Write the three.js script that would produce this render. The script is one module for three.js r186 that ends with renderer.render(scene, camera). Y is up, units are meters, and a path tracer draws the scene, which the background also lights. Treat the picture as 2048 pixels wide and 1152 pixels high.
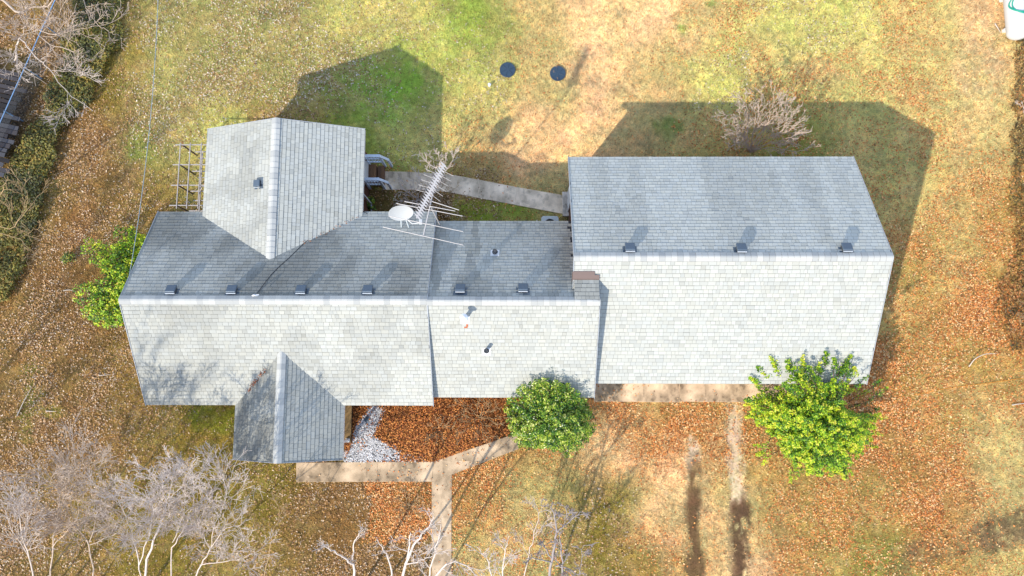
import * as THREE from 'three';
import { mergeGeometries } from 'three/addons/utils/BufferGeometryUtils.js';
import { RoundedBoxGeometry } from 'three/addons/geometries/RoundedBoxGeometry.js';

// ---------------------------------------------------------------- camera, sky, sun, exposure
const scene = new THREE.Scene();
const camera = new THREE.PerspectiveCamera(42.335, 16 / 9, 0.5, 900);
camera.position.set(0, 33, 0);
camera.up.set(-0.000686, 0.127566, -0.99183);
camera.lookAt(-0.0102157, 33 - 0.99177933, -0.12755158);
const renderer = new THREE.WebGLRenderer({ antialias: true });
renderer.setSize(1024, 576);
renderer.toneMapping = THREE.LinearToneMapping;
renderer.toneMappingExposure = 1.22;
renderer.shadowMap.enabled = true;
const SUN = new THREE.Vector3(-0.894, 1, 1.08).normalize();
{ // clear winter sky, paler towards the horizon and a little brighter on the sun's side
  const w = 256, h = 128, d = new Float32Array(w * h * 4), v = new THREE.Vector3();
  for (let y = 0; y < h; y++) for (let x = 0; x < w; x++) {
    const el = ((y + 0.5) / h - 0.5) * Math.PI, az = ((x + 0.5) / w - 0.5) * 2 * Math.PI, i = (y * w + x) * 4;
    v.set(Math.cos(el) * Math.cos(az), Math.sin(el), Math.cos(el) * Math.sin(az));
    const up = Math.max(0, Math.sin(el)), t = Math.pow(1 - up, 3), g = 0.35 * Math.pow(Math.max(0, v.dot(SUN)), 8);
    d[i] = 0.47 + 0.44 * t + g; d[i + 1] = 0.64 + 0.34 * t + g * 0.96; d[i + 2] = 0.94 + 0.16 * t + g * 0.9; d[i + 3] = 1;
  }
  const sky = new THREE.DataTexture(d, w, h, THREE.RGBAFormat, THREE.FloatType);
  sky.mapping = THREE.EquirectangularReflectionMapping; sky.magFilter = THREE.LinearFilter; sky.needsUpdate = true;
  scene.background = sky; scene.environment = sky;
}
const sun = new THREE.DirectionalLight(new THREE.Color(1, 0.915, 0.765), 4.7);
sun.position.copy(SUN).multiplyScalar(80); sun.target.position.set(0, 0, -3); scene.add(sun, sun.target);
sun.castShadow = true; sun.shadow.radius = 1.4; sun.shadow.mapSize.set(4096, 4096);
Object.assign(sun.shadow.camera, { left: -40, right: 40, top: 40, bottom: -40, near: 1, far: 200 });

// ---------------------------------------------------------------- helpers
let seed = 7;
const rnd = () => { seed = (seed + 0x6d2b79f5) | 0; let t = Math.imul(seed ^ (seed >>> 15), 1 | seed); t = (t + Math.imul(t ^ (t >>> 7), 61 | t)) ^ t; return ((t ^ (t >>> 14)) >>> 0) / 4294967296; };
const rr = (a, b) => a + (b - a) * rnd(), pick = (a) => a[Math.floor(rnd() * a.length)];
const clamp = (x, a = 0, b = 1) => Math.min(b, Math.max(a, x)), mix = (a, b, t) => a + (b - a) * t, smooth = (a, b, x) => { const t = clamp((x - a) / (b - a)); return t * t * (3 - 2 * t); };
const hash = (x, y) => { let h = Math.imul(x, 374761393) + Math.imul(y, 668265263) | 0; h = Math.imul(h ^ (h >>> 13), 1274126177); return ((h ^ (h >>> 16)) >>> 0) / 4294967296; };
function noise(x, y) { const i = Math.floor(x), j = Math.floor(y), a = x - i, b = y - j, u = a * a * (3 - 2 * a), v = b * b * (3 - 2 * b); return mix(mix(hash(i, j), hash(i + 1, j), u), mix(hash(i, j + 1), hash(i + 1, j + 1), u), v); }
const fbm = (x, y, o = 4) => { let s = 0, a = 0.5, n = 0; for (let i = 0; i < o; i++) { s += a * noise(x, y); n += a; a *= 0.5; x = x * 2.03 + 17.1; y = y * 2.03 + 9.7; } return s / n; };
const lin = (c) => { c /= 255; return c <= 0.04045 ? c / 12.92 : Math.pow((c + 0.055) / 1.055, 2.4); };
const rgb = (r, g, b, k = 1) => [lin(r) * k, lin(g) * k, lin(b) * k];
const col = (c) => new THREE.Color().setRGB(c[0], c[1], c[2]);
const V = (a) => new THREE.Vector3(a[0], a[1], a[2]);
const seen = new Map();
const numbered = (n) => { const k = seen.get(n) ?? 0; seen.set(n, k + 1); return k ? n + '_' + String(k).padStart(3, '0') : n; };
const dust = (() => { // fine neutral mottling shared by many materials
  const n = 256, d = new Uint8Array(n * n * 4);
  for (let y = 0; y < n; y++) for (let x = 0; x < n; x++) { const c = Math.round(255 * clamp(0.80 + 0.22 * (fbm(x / 20, y / 20, 4) - 0.5) + 0.2 * (hash(x, y) - 0.5))), i = (y * n + x) * 4; d[i] = d[i + 1] = d[i + 2] = c; d[i + 3] = 255; }
  const t = new THREE.DataTexture(d, n, n); t.wrapS = t.wrapT = THREE.RepeatWrapping; t.magFilter = THREE.LinearFilter; t.needsUpdate = true; return t;
})();
const mat = (c, rough = 0.8, metal = 0, extra = {}) => new THREE.MeshStandardMaterial({ color: col(c), roughness: rough, metalness: metal, side: THREE.DoubleSide, ...extra });
function mesh(name, geo, m, parent = scene) { const o = new THREE.Mesh(geo, m); o.name = numbered(name); o.castShadow = o.receiveShadow = true; parent.add(o); return o; }
function tag(o, label, category, group) { o.userData.label = label; o.userData.category = category; if (group) o.userData.group = group; return o; }
function thing(name, label, category, p = [0, 0, 0], turn = 0, group) { const o = new THREE.Group(); o.name = numbered(name); o.position.set(...p); o.rotation.y = turn; scene.add(o); return tag(o, label, category, group); }
function struct(name, geo, m) { const o = mesh(name, geo, m); o.userData.kind = 'structure'; return o; }
function stuff(o) { o.userData.kind = 'stuff'; return o; }
class Build { // collects triangles with optional colours
  constructor() { this.p = []; this.i = []; this.c = []; this.uv = []; }
  v(a, c, uv) { this.p.push(a[0], a[1], a[2]); if (c) this.c.push(c[0], c[1], c[2]); if (uv) this.uv.push(uv[0], uv[1]); return this.p.length / 3 - 1; }
  quad(a, b, c, d, k, uv) { const s = [a, b, c, d].map((q, n) => this.v(q, k, uv && uv[n])); this.i.push(s[0], s[1], s[2], s[0], s[2], s[3]); return this; }
  tri(a, b, c, k) { const s = [a, b, c].map((q) => this.v(q, k)); this.i.push(...s); return this; }
  tube(pts, rad, sides = 5, cap = true) {
    const n = pts.length, t = new THREE.Vector3(), u = new THREE.Vector3(), w = new THREE.Vector3(), base = this.p.length / 3;
    let ref = new THREE.Vector3(0, 1, 0);
    for (let k = 0; k < n; k++) {
      t.copy(pts[Math.min(n - 1, k + 1)]).sub(pts[Math.max(0, k - 1)]).normalize();
      if (k === 0) ref = Math.abs(t.y) > 0.9 ? new THREE.Vector3(1, 0, 0) : new THREE.Vector3(0, 1, 0);
      u.crossVectors(t, ref).normalize(); w.crossVectors(t, u).normalize(); ref.copy(w).negate();
      const r = typeof rad === 'number' ? rad : rad[k];
      for (let s = 0; s < sides; s++) { const a = s / sides * 2 * Math.PI, cx = Math.cos(a) * r, sx = Math.sin(a) * r; this.p.push(pts[k].x + u.x * cx + w.x * sx, pts[k].y + u.y * cx + w.y * sx, pts[k].z + u.z * cx + w.z * sx); }
    }
    for (let k = 0; k < n - 1; k++) for (let s = 0; s < sides; s++) { const a = base + k * sides + s, b = base + k * sides + (s + 1) % sides, c = a + sides, d = b + sides; this.i.push(a, b, d, a, d, c); }
    if (cap) for (const [k, f] of [[0, 0], [n - 1, 1]]) for (let s = 1; s < sides - 1; s++) { const o = base + k * sides; f ? this.i.push(o, o + s, o + s + 1) : this.i.push(o, o + s + 1, o + s); }
    return this;
  }
  bar(a, b, w, h) { // square bar between two points
    const A = V(a), B = V(b), t = B.clone().sub(A).normalize(), up = Math.abs(t.y) > 0.9 ? new THREE.Vector3(1, 0, 0) : new THREE.Vector3(0, 1, 0), u = new THREE.Vector3().crossVectors(t, up).normalize().multiplyScalar(w / 2), q = new THREE.Vector3().crossVectors(u, t).normalize().multiplyScalar(h / 2);
    const c = (P, s, r) => [P.x + u.x * s + q.x * r, P.y + u.y * s + q.y * r, P.z + u.z * s + q.z * r];
    const k = [[-1, -1], [1, -1], [1, 1], [-1, 1]];
    for (let n = 0; n < 4; n++) { const [s, r] = k[n], [s2, r2] = k[(n + 1) % 4]; this.quad(c(A, s, r), c(A, s2, r2), c(B, s2, r2), c(B, s, r)); }
    this.quad(...k.map(([s, r]) => c(A, s, r))); this.quad(...k.map(([s, r]) => c(B, s, r)));
    return this;
  }
  geo() { const g = new THREE.BufferGeometry(); g.setAttribute('position', new THREE.Float32BufferAttribute(this.p, 3)); if (this.c.length) g.setAttribute('color', new THREE.Float32BufferAttribute(this.c, 3)); if (this.uv.length) g.setAttribute('uv', new THREE.Float32BufferAttribute(this.uv, 2)); g.setIndex(this.i); g.computeVertexNormals(); return g; }
}
const boxAt = (x0, x1, y0, y1, z0, z1) => new THREE.BoxGeometry(x1 - x0, y1 - y0, z1 - z0).translate((x0 + x1) / 2, (y0 + y1) / 2, (z0 + z1) / 2);
const inPoly = (p, x, z) => { let c = false; for (let i = 0, j = p.length - 1; i < p.length; j = i++) if ((p[i][2] > z) !== (p[j][2] > z) && x < (p[j][0] - p[i][0]) * (z - p[i][2]) / (p[j][2] - p[i][2]) + p[i][0]) c = !c; return c; };
const segDist = (x, z, a, b) => { const dx = b[0] - a[0], dz = b[2] - a[2], t = clamp(((x - a[0]) * dx + (z - a[2]) * dz) / (dx * dx + dz * dz)); return [Math.hypot(x - a[0] - dx * t, z - a[2] - dz * t), t]; };
const smoothPath = (pts, n) => new THREE.CatmullRomCurve3(pts.map(V), false, 'centripetal').getPoints(n);

// ---------------------------------------------------------------- ground: what grows and lies where
const KG = 0.97;                                     // display value of a sunlit level surface -> base colour
const TYPES = {                                       // base colour, leaf density per m2, leaf palette, grass share
  G: [rgb(162, 174, 76, KG), 7, 'W', 1.1], g: [rgb(202, 194, 114, KG), 22, 'W', 1], s: [rgb(206, 184, 124, KG), 14, 'O', 1], p: [rgb(236, 202, 150, KG), 3, 'O', 0.8],
  w: [rgb(180, 170, 102, KG), 70, 'W', 1], y: [rgb(158, 138, 58, KG), 40, 'B', 1], b: [rgb(156, 118, 66, KG), 92, 'B', 0.75], r: [rgb(150, 118, 64, KG), 105, 'B', 0.3],
  o: [rgb(184, 140, 76, KG), 260, 'O', 0.6], u: [rgb(160, 156, 72, KG), 75, 'O', 1], m: [rgb(140, 88, 42, KG), 300, 'M', 0], l: [rgb(204, 188, 120, KG), 60, 'O', 1], d: [rgb(112, 88, 62, KG), 10, 'O', 0.2],
  h: [rgb(190, 158, 90, KG), 100, 'O', 1], k: [rgb(112, 88, 46, KG), 70, 'B', 0.5], v: [rgb(170, 142, 72, KG), 95, 'B', 0.9],
};
const GRID = [                                        // one letter every 2.9 m, from the north-west corner of the yard
  'rywwwggGspplggls',
  'rywwwwGgspsgllls',
  'kbwgvGgsppslulls',
  'ybvwvyuvssyyullh',
  'bbvvvyyGGsssulhh',
  'rbvyyyyGGsssulho',
  'rrvyyyoooosshohh',
  'rbvyyyoohpohhohs',
  'rvyyybohsypshhos',
  'rvyyvrrslyhphuhl',
  'rvvyvrrsslypulpp',
];
const PAL = {
  W: [rgb(220, 202, 176), rgb(206, 176, 138), rgb(190, 146, 96), rgb(146, 106, 66), rgb(226, 212, 196), rgb(176, 132, 72), rgb(120, 88, 54)],
  B: [rgb(178, 134, 88), rgb(150, 108, 66), rgb(204, 166, 126), rgb(124, 88, 54), rgb(212, 190, 166), rgb(188, 144, 82), rgb(104, 74, 44)],
  O: [rgb(222, 138, 70), rgb(206, 120, 52), rgb(240, 176, 108), rgb(182, 98, 42), rgb(232, 158, 86), rgb(136, 78, 38), rgb(244, 204, 148)],
  M: [rgb(196, 116, 52), rgb(170, 92, 38), rgb(220, 150, 80), rgb(134, 74, 34), rgb(206, 132, 60), rgb(110, 62, 30)],
};
for (const k in PAL) PAL[k] = PAL[k].map((c) => c.map((q) => q * KG * 1.04));
const GX = (x) => (x + 22.42) / 2.889, GZ = (z) => (z + 16.64) / 2.709;
const gravelBed = [[-6.457,0,0.986], [-6.014,0,1.115], [-6.279,0,1.937], [-6.358,0,2.281], [-5.758,0,2.665], [-5.205,0,2.985], [-5.197,0,3.347], [-7.595,0,3.354], [-7.391,0,2.884], [-7.234,0,2.283], [-7.071,0,1.852], [-6.817,0,1.506]];
const bedM = [[-7.396,0,0.51], [0.021,0,0.494], [-0.109,0,2.136], [-3.716,0,3.364], [-7.595,0,3.376], [-7.623,0,2.456]];
const bedK = [[-7.058,0,-8.932], [-6.23,0,-8.721], [-4.085,0,-8.72], [-3.057,0,-8.556], [-3.147,0,-6.657], [-6.996,0,-6.657]];
const RUT = [
  { a: [7.437,0,2.372], b: [7.465,0,5.162], w: 0.26, c: rgb(118, 90, 58, KG), f: 1, pale: true }, { a: [7.496,0,4.112], b: [7.457,0,9.071], w: 0.33, c: rgb(112, 84, 54, KG), f: 1 },
  { a: [9.363,0,0.69], b: [9.352,0,5.155], w: 0.34, c: rgb(222, 196, 160, KG), f: 1 }, { a: [9.543,0,4.631], b: [9.294,0,9.063], w: 0.43, c: rgb(100, 74, 50, KG), f: 1 },
  { a: [22.231,0,5.773], b: [20.063,0,6.36], w: 0.7, c: rgb(112, 86, 60, KG), f: 0.85 }, { a: [20.06,0,6.401], b: [17.038,0,7.195], w: 0.5, c: rgb(140, 108, 76, KG), f: 0.6 }, { a: [16.854,0,6.785], b: [15.928,0,8.017], w: 0.4, c: rgb(136, 106, 76, KG), f: 0.5 },
  { a: [21.929,0,-18.584], b: [21.217,0,-13.927], w: 1.1, c: rgb(214, 180, 136, KG), f: 0.6 }, { a: [21.217,0,-13.927], b: [19.276,0,-4.617], w: 0.9, c: rgb(216, 188, 128, KG), f: 0.45 },
  { a: [8.499,0,8.864], b: [8.469,0,1.984], w: 0.5, c: rgb(226, 184, 130, KG), f: 0.4 }, { a: [6.491,0,8.873], b: [6.764,0,2.417], w: 0.5, c: rgb(222, 184, 132, KG), f: 0.4 },
];
const PATCH = [[[-13.049,0,1.435], 1.6, 0.7, rgb(140, 150, 40, KG)], [[-6.488,0,-13.626], 2.4, 1.4, rgb(150, 186, 66, KG)], [[6.785,0,-11.679], 0.8, 0.5, rgb(110, 140, 50, KG)], [[-0.891,0,-7.857], 2.4, 0.7, rgb(150, 172, 50, KG)], [[-17.391,0,-10.88], 0.9, 1.2, rgb(164, 172, 80, KG)], [[7.601,0,-16.401], 0.3, 0.3, rgb(120, 160, 50, KG)], [[8.923,0,-17.684], 0.3, 0.25, rgb(110, 150, 50, KG)], [[-12.852,0,5.234], 1.2, 0.7, rgb(150, 132, 50, KG)], [[20.145,0,-5.859], 0.9, 0.9, rgb(196, 180, 96, KG)], [[-21.622,0,0.759], 0.5, 1.6, rgb(150, 150, 66, KG)], [[-20.688,0,1.301], 0.9, 0.3, rgb(168, 160, 70, KG)]];  // the dark green blot behind the garage is shade painted into the lawn
function ground(x, z, detail = true) {
  const wx = x + 1.5 * (fbm(x * 0.45 + 3, z * 0.45, 3) - 0.5) + 0.9 * (fbm(x * 2.1, z * 2.1 + 40, 2) - 0.5), wz = z + 1.5 * (fbm(x * 0.45 + 60, z * 0.45 + 9, 3) - 0.5) + 0.9 * (fbm(x * 2.1 + 80, z * 2.1, 2) - 0.5);
  const gx = clamp(GX(wx), 0, 14.999), gz = clamp(GZ(wz), 0, 9.999), i = Math.floor(gx), j = Math.floor(gz), a = smooth(0, 1, gx - i), b = smooth(0, 1, gz - j);
  const out = { c: [0, 0, 0], leaf: 0, grass: 0, pal: 'O' };
  let best = 0;
  for (const [di, dj, w] of [[0, 0, (1 - a) * (1 - b)], [1, 0, a * (1 - b)], [0, 1, (1 - a) * b], [1, 1, a * b]]) {
    const t = TYPES[GRID[j + dj][i + di]];
    for (let k = 0; k < 3; k++) out.c[k] += t[0][k] * w;
    out.leaf += t[1] * w; out.grass += t[3] * w;
    if (w * (0.5 + hash(Math.floor(x * 37), Math.floor(z * 41))) > best) { best = w * (0.5 + hash(Math.floor(x * 37), Math.floor(z * 41))); out.pal = t[2]; }
  }
  const set = (c, t) => { for (let k = 0; k < 3; k++) out.c[k] = mix(out.c[k], c[k], t); };
  for (const [p, rx, rz, c] of PATCH) { const d = Math.hypot((x - p[0]) / rx, (z - p[2]) / rz) + 1.6 * (fbm(x * 1.9, z * 1.9, 4) - 0.5); const t = 0.7 * smooth(1.3, 0.3, d); if (t > 0) { set(c, t); out.leaf *= 1 - 0.5 * t; } }
  for (const r of RUT) { const [d, t] = segDist(x + 0.35 * (fbm(x * 1.3, z * 1.3, 3) - 0.5), z, r.a, r.b); const k = r.f * smooth(r.w * 1.5, r.w * 0.6, d + 0.5 * (fbm(x * 4.6 + 7, z * 2.2, 4) - 0.5)) * smooth(0.1, 0.42, fbm(x * 5.2 + 50, z * 2.0, 4)) * smooth(0, 0.14, t + 0.25 * (fbm(x * 5, z * 3, 3) - 0.4)); if (k > 0) { const cc = r.pale ? [0, 1, 2].map((q) => mix(lin([226, 206, 176][q]) * KG, r.c[q], smooth(0.1, 0.55, t + 0.5 * (fbm(x * 3, z * 3, 3) - 0.5)))) : r.c; set(cc, k); out.leaf *= 1 - 0.85 * k; out.grass *= 1 - k; } }
  if (inPoly(bedM, x, z)) { set(TYPES.m[0], 1); out.leaf = 300; out.grass = 0; out.pal = 'M'; if (inPoly(gravelBed, x, z)) { set(rgb(178, 166, 156, 0.7), 0.8); out.leaf = 40; } }
  if (inPoly(bedK, x, z)) { set(TYPES.k[0], 0.85); out.leaf = 90; out.grass = 0.3; out.pal = 'B'; }
  const far = Math.max(smooth(25, 34, Math.abs(x)), smooth(20.5, 30, -z), smooth(10, 20, z)); if (far > 0) set(rgb(186, 168, 106, KG), far);
  const clump = fbm(x * 0.8 + 5, z * 0.8 + 77, 3); out.leaf *= clamp(0.35 + 3.0 * (clump - 0.3), 0.15, 1.8);
  const m = (0.80 + 0.40 * fbm(x * 1.1 + 31, z * 1.1, 4)) * (0.86 + 0.28 * noise(x * 3.7, z * 3.7)), sw = smooth(0.5, 0.68, fbm(x * 2.3 + 90, z * 2.3 + 3, 3)) * 0.28 * clamp(out.grass); set(rgb(214, 186, 128, KG), sw); const gr = 0.16 * (fbm(x * 0.9 + 11, z * 0.9 + 4, 3) - 0.5);
  out.c[0] *= m * (1 - gr); out.c[1] *= m * (1 + 0.35 * gr); out.c[2] *= m * (1 - gr);
  return out;
}
const fineGround = (() => { // fine thatch and soil speckle, neutral around 1
  const n = 2048, d = new Uint8Array(n * n * 4), P = 512;
  const wrapNoise = (x, y, s) => { const i = Math.floor(x / s), j = Math.floor(y / s), q = n / s, a = x / s - i, b = y / s - j, h = (p, r) => hash((p + q) % q + s * 131, (r + q) % q + s * 57); return mix(mix(h(i, j), h(i + 1, j), a), mix(h(i, j + 1), h(i + 1, j + 1), a), b); };
  for (let y = 0; y < n; y++) for (let x = 0; x < n; x++) {
    const i = (y * n + x) * 4, s = 0.35 * wrapNoise(x, y, 16) + 0.35 * wrapNoise(x, y, 8) + 0.3 * wrapNoise(x, y, 4), g = wrapNoise(x, y, 32);
    const l = 0.40 + 0.80 * s; d[i] = 255 * clamp(l * (1.02 - 0.10 * (g - 0.5))); d[i + 1] = 255 * clamp(l * (1 + 0.10 * (g - 0.5))); d[i + 2] = 255 * clamp(l * (0.96 + 0.25 * (wrapNoise(x, y, 8) - 0.5))); d[i + 3] = 255;
  }
  const t = new THREE.DataTexture(d, n, n); t.wrapS = t.wrapT = THREE.RepeatWrapping; t.magFilter = THREE.LinearFilter; t.needsUpdate = true; return t;
})();
{
  const xs = [], zs = [], b = new Build();
  for (let x = -27; x <= 27.001; x += 0.135) xs.push(x);
  for (let z = -21; z <= 11.001; z += 0.135) zs.push(z);
  for (const e of [34, 45, 70, 120, 220, 400]) { xs.unshift(-e); xs.push(e); zs.unshift(-e); zs.push(e); }
  xs.sort((p, q) => p - q); zs.sort((p, q) => p - q);
  for (const z of zs) for (const x of xs) { const near = Math.abs(x) < 28 && z > -22 && z < 12; b.v([x, near ? 0.05 * (fbm(x * 0.6, z * 0.6, 3) - 0.5) - 0.02 : -0.05, z], ground(x, z).c, [x / 13, z / 13]); }
  for (let j = 0; j < zs.length - 1; j++) for (let i = 0; i < xs.length - 1; i++) { const a = j * xs.length + i, c = a + xs.length; b.i.push(a, c, a + 1, a + 1, c, c + 1); }
  struct('ground', b.geo(), new THREE.MeshStandardMaterial({ vertexColors: true, map: fineGround, bumpMap: fineGround, bumpScale: 0.03, roughness: 1 }));
}

// ---------------------------------------------------------------- concrete walks and drive
const concreteTex = (() => {
  const n = 1024, d = new Uint8Array(n * n * 4);
  for (let y = 0; y < n; y++) for (let x = 0; x < n; x++) { const i = (y * n + x) * 4, s = fbm(x / 160, y / 160, 5), g = hash(x, y), k = 0.56 + 0.95 * (s - 0.35) + 0.16 * (g - 0.5) - 0.16 * smooth(0.55, 0.7, fbm(x / 60 + 40, y / 60, 4)) + 0.12 * (noise(x / 5, y / 5) - 0.5); d[i] = 255 * clamp(k); d[i + 1] = 255 * clamp(k * (0.985 + 0.03 * s)); d[i + 2] = 255 * clamp(k * (0.93 + 0.1 * s)); d[i + 3] = 255; }
  const t = new THREE.DataTexture(d, n, n); t.wrapS = t.wrapT = THREE.RepeatWrapping; t.magFilter = THREE.LinearFilter; t.needsUpdate = true; return t;
})();
const concrete = (c, rep) => { const t = concreteTex.clone(); t.repeat.set(rep, rep); t.needsUpdate = true; return new THREE.MeshStandardMaterial({ color: col(c), map: t, bumpMap: dust, bumpScale: 0.003, roughness: 0.95 }); };
function slab(pts, y0, y1) { const s = new THREE.Shape(pts.map((p) => new THREE.Vector2(p[0], -p[2]))); return new THREE.ExtrudeGeometry(s, { depth: y1 - y0 - 0.02, bevelEnabled: true, bevelSize: 0.01, bevelThickness: 0.01, bevelSegments: 1, curveSegments: 1 }).rotateX(-Math.PI / 2).translate(0, y0 + 0.01, 0); }
const cRear = concrete([1.0, 0.80, 0.60], 0.28), cFront = concrete(rgb(218, 190, 158, 1.05), 0.3), cDrive = concrete(rgb(224, 194, 162, 1.1), 0.37);
const lerp3 = (a, b, t) => [mix(a[0], b[0], t), 0, mix(a[2], b[2], t)];
function panels(name, rows, m, y = 0.06) { // a walk poured in panels, the joints open between them
  const polys = [];
  const geos = [];
  rows.forEach(([a, b, c, d]) => { polys.push([a, b, c, d]); geos.push(slab([a, b, c, d].map((q) => { const cx = (a[0] + b[0] + c[0] + d[0]) / 4, cz = (a[2] + b[2] + c[2] + d[2]) / 4, L = Math.hypot(q[0] - cx, q[2] - cz); return [q[0] - (q[0] - cx) / L * 0.012, 0, q[2] - (q[2] - cz) / L * 0.012]; }), -0.1, y + rr(-0.004, 0.004))); });
  const root = new THREE.Group(); root.name = numbered(name); root.userData.kind = 'structure'; scene.add(root);
  geos.forEach((g) => mesh('panel', g, m, root));
  return polys;
}
const walks = [];
{
  const top = [[-6.274,0,-9.612], [-4.968,0,-9.576], [-3.136,0,-9.445], [-1.764,0,-9.186], [-0.121,0,-8.857], [1.946,0,-8.483]], bot = [[-6.23,0,-8.745], [-4.952,0,-8.744], [-3.263,0,-8.637], [-1.917,0,-8.369], [-0.211,0,-8.042], [1.94,0,-7.624]];
  const rows = []; for (let i = 0; i < 5; i++) rows.push([bot[i], bot[i + 1], top[i + 1], top[i]]);
  walks.push(...panels('rear_path', rows, cRear));
  const A = [-9.71,0,3.424], B = [-6.177,0,3.393], C = [-3.716,0,3.364], D = [-3.79,0,4.212], E2 = [-6.134,0,4.22], F = [-9.678,0,4.242], J = [-2.926,0,3.913], K = [-0.109,0,2.136], L = [-0.021,0,2.799], N = [-3.76,0,6.142], O = [-2.92,0,6.139], Q = [-3.716,0,8.921], S = [-2.886,0,8.917];
  const K2 = lerp3(C, K, 0.5), L2 = lerp3(J, L, 0.5);
  walks.push(...panels('front_path', [[F, E2, B, A], [E2, D, C, B], [D, J, K2, C], [L2, L, K, K2], [J, L2, K2, [K2[0] - 0.001, 0, K2[2]]], [N, O, J, D], [Q, S, O, N]].map((r, i) => r), cFront));
  const y0 = -0.9, y1 = 0.76, X = [3.25, 7.0, 11.2, 14.1];
  const rows2 = []; for (let i = 0; i < 3; i++) rows2.push([[X[i], 0, y1], [X[i + 1], 0, y1 + 0.03], [X[i + 1], 0, y0], [X[i], 0, y0]]);
  walks.push(...panels('driveway', rows2, cDrive));
}
const houseBoxes = [[-14.7, -3.4, -6.6, 0.5], [-3.5, 2.4, -6.3, 0.2], [2.2, 13.55, -8.95, -0.4], [-12.8, -6.85, -10.3, -6.6], [-11.1, -7.3, 0.4, 2.55]];
const blocked = (x, z) => houseBoxes.some(([a, b, c, d]) => x > a && x < b && z > c && z < d) || walks.some((p) => inPoly(p, x, z));

// ---------------------------------------------------------------- the house
const house = thing('house', 'long single storey house with pale grey shingle roofs and five gables', 'house');
const cCaps = [rgb(216, 217, 214, 0.64), rgb(204, 206, 205, 0.62), rgb(222, 222, 218, 0.66)].map((c) => mat(c, 0.9, 0, { bumpMap: dust, bumpScale: 0.002, vertexColors: true }));
const rakeM = mat(rgb(206, 212, 220, 0.62), 0.6), white = mat(rgb(236, 238, 240, 0.85), 0.55), trim = mat(rgb(222, 226, 232, 0.8), 0.5), dark = mat([0.055, 0.06, 0.07], 0.9), brick = mat(rgb(150, 96, 70, 0.55), 0.9, 0, { map: dust }), brownMetal = mat(rgb(132, 112, 106, 0.72), 0.6, 0.1, { bumpMap: dust, bumpScale: 0.01 });
const SEC = {
  L: { label: 'main roof, grey with mottling and painted branch shade streaks', x0: -14.911, x1: -3.4375, zb: -7.005, zf: 0.863, he: 3.092, hr: 5.606 },
  M: { label: 'middle roof with vent pipes', x0: -3.4375, x1: 2.973, zb: -6.635, zf: 0.5425, he: 2.972, hr: 5.6 },
  G: { label: 'large garage roof, the palest', x0: 2.017, x1: 13.739, zb: -9.30, zf: -0.019, he: 3.145, hr: 5.8705 },
};
const shingles = [];                                   // every tab: corner, along, up, normal, width, length, butt, tone
const EXPO = 0.163;
function tone(sec, side, x, z) {
  let k = rr(0.93, 1.06) * (rnd() < 0.12 ? rr(0.86, 0.95) : 1);
  const warm = rr(-0.02, 0.02), n1 = fbm(x * 0.5 + 9, z * 0.5, 3), n2 = fbm(x * 2.2, z * 0.6 + 30, 3);
  let s = 1;
  if (sec === 'L' && side === 'b') s = mix(0.50, 0.95, smooth(0.30, 0.66, 0.5 * n1 + 0.5 * fbm((x + z * 0.7) * 1.1, (z - x * 0.7) * 0.35, 3)));  // algae mottling plus diagonal branch shade streaks, painted into the tab colour
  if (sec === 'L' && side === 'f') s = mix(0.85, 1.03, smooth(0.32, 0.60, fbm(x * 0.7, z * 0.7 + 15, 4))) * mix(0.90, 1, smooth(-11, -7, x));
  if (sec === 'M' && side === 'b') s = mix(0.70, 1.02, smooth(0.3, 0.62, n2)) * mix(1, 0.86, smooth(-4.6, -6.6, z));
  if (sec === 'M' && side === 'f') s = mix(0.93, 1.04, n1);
  if (sec === 'G' && side === 'b') s = mix(1.04, 1.22, smooth(0.28, 0.62, fbm(x * 1.3, z * 0.25 + 12, 3)));
  if (sec === 'G' && side === 'f') s = 1.04;
  if (sec === 'R' && side === 'w') s = mix(0.80, 1.0, smooth(0.3, 0.6, fbm(x * 0.9, z * 0.9 + 44, 4)));
  if (sec === 'R' && side === 'e') s = 1.06;
  if (sec === 'P' && side === 'w') s = mix(0.44, 0.7, smooth(0.3, 0.65, fbm(x * 2, z * 2, 4)));
  if (sec === 'P' && side === 'e') s = mix(0.76, 0.96, n1);  // east slope darkened, its shade painted into the tab colour
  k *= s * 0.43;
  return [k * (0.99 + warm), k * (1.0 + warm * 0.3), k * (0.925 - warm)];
}
function slope(sec, side, O, E, U, width, len, limit) { // O eave corner, E along the eave, U up the slope
  const N = new THREE.Vector3().crossVectors(E, U).normalize(); if (N.y < 0) N.negate();
  const rows = Math.ceil(len / EXPO);
  for (let j = 0; j < rows; j++) {
    const t0 = j * EXPO, L = Math.min(EXPO + 0.012, len - t0);
    let s = -rr(0, 0.2);
    while (s < width) {
      const w = pick([0.14, 0.17, 0.2, 0.24, 0.28]) * rr(0.9, 1.1), a = Math.max(0, s), e = Math.min(width, s + w); s += w;
      if (e - a < 0.03) continue;
      const p = O.clone().addScaledVector(E, a).addScaledVector(U, t0), mx = p.x + E.x * (e - a) / 2, mz = p.z + E.z * (e - a) / 2;
      if (limit && !limit(mx, mz, p.y)) continue;
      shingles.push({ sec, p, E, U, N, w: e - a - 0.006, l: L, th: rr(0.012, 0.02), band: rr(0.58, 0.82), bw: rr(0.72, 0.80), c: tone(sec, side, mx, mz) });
    }
  }
}
const roofs = {};
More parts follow.
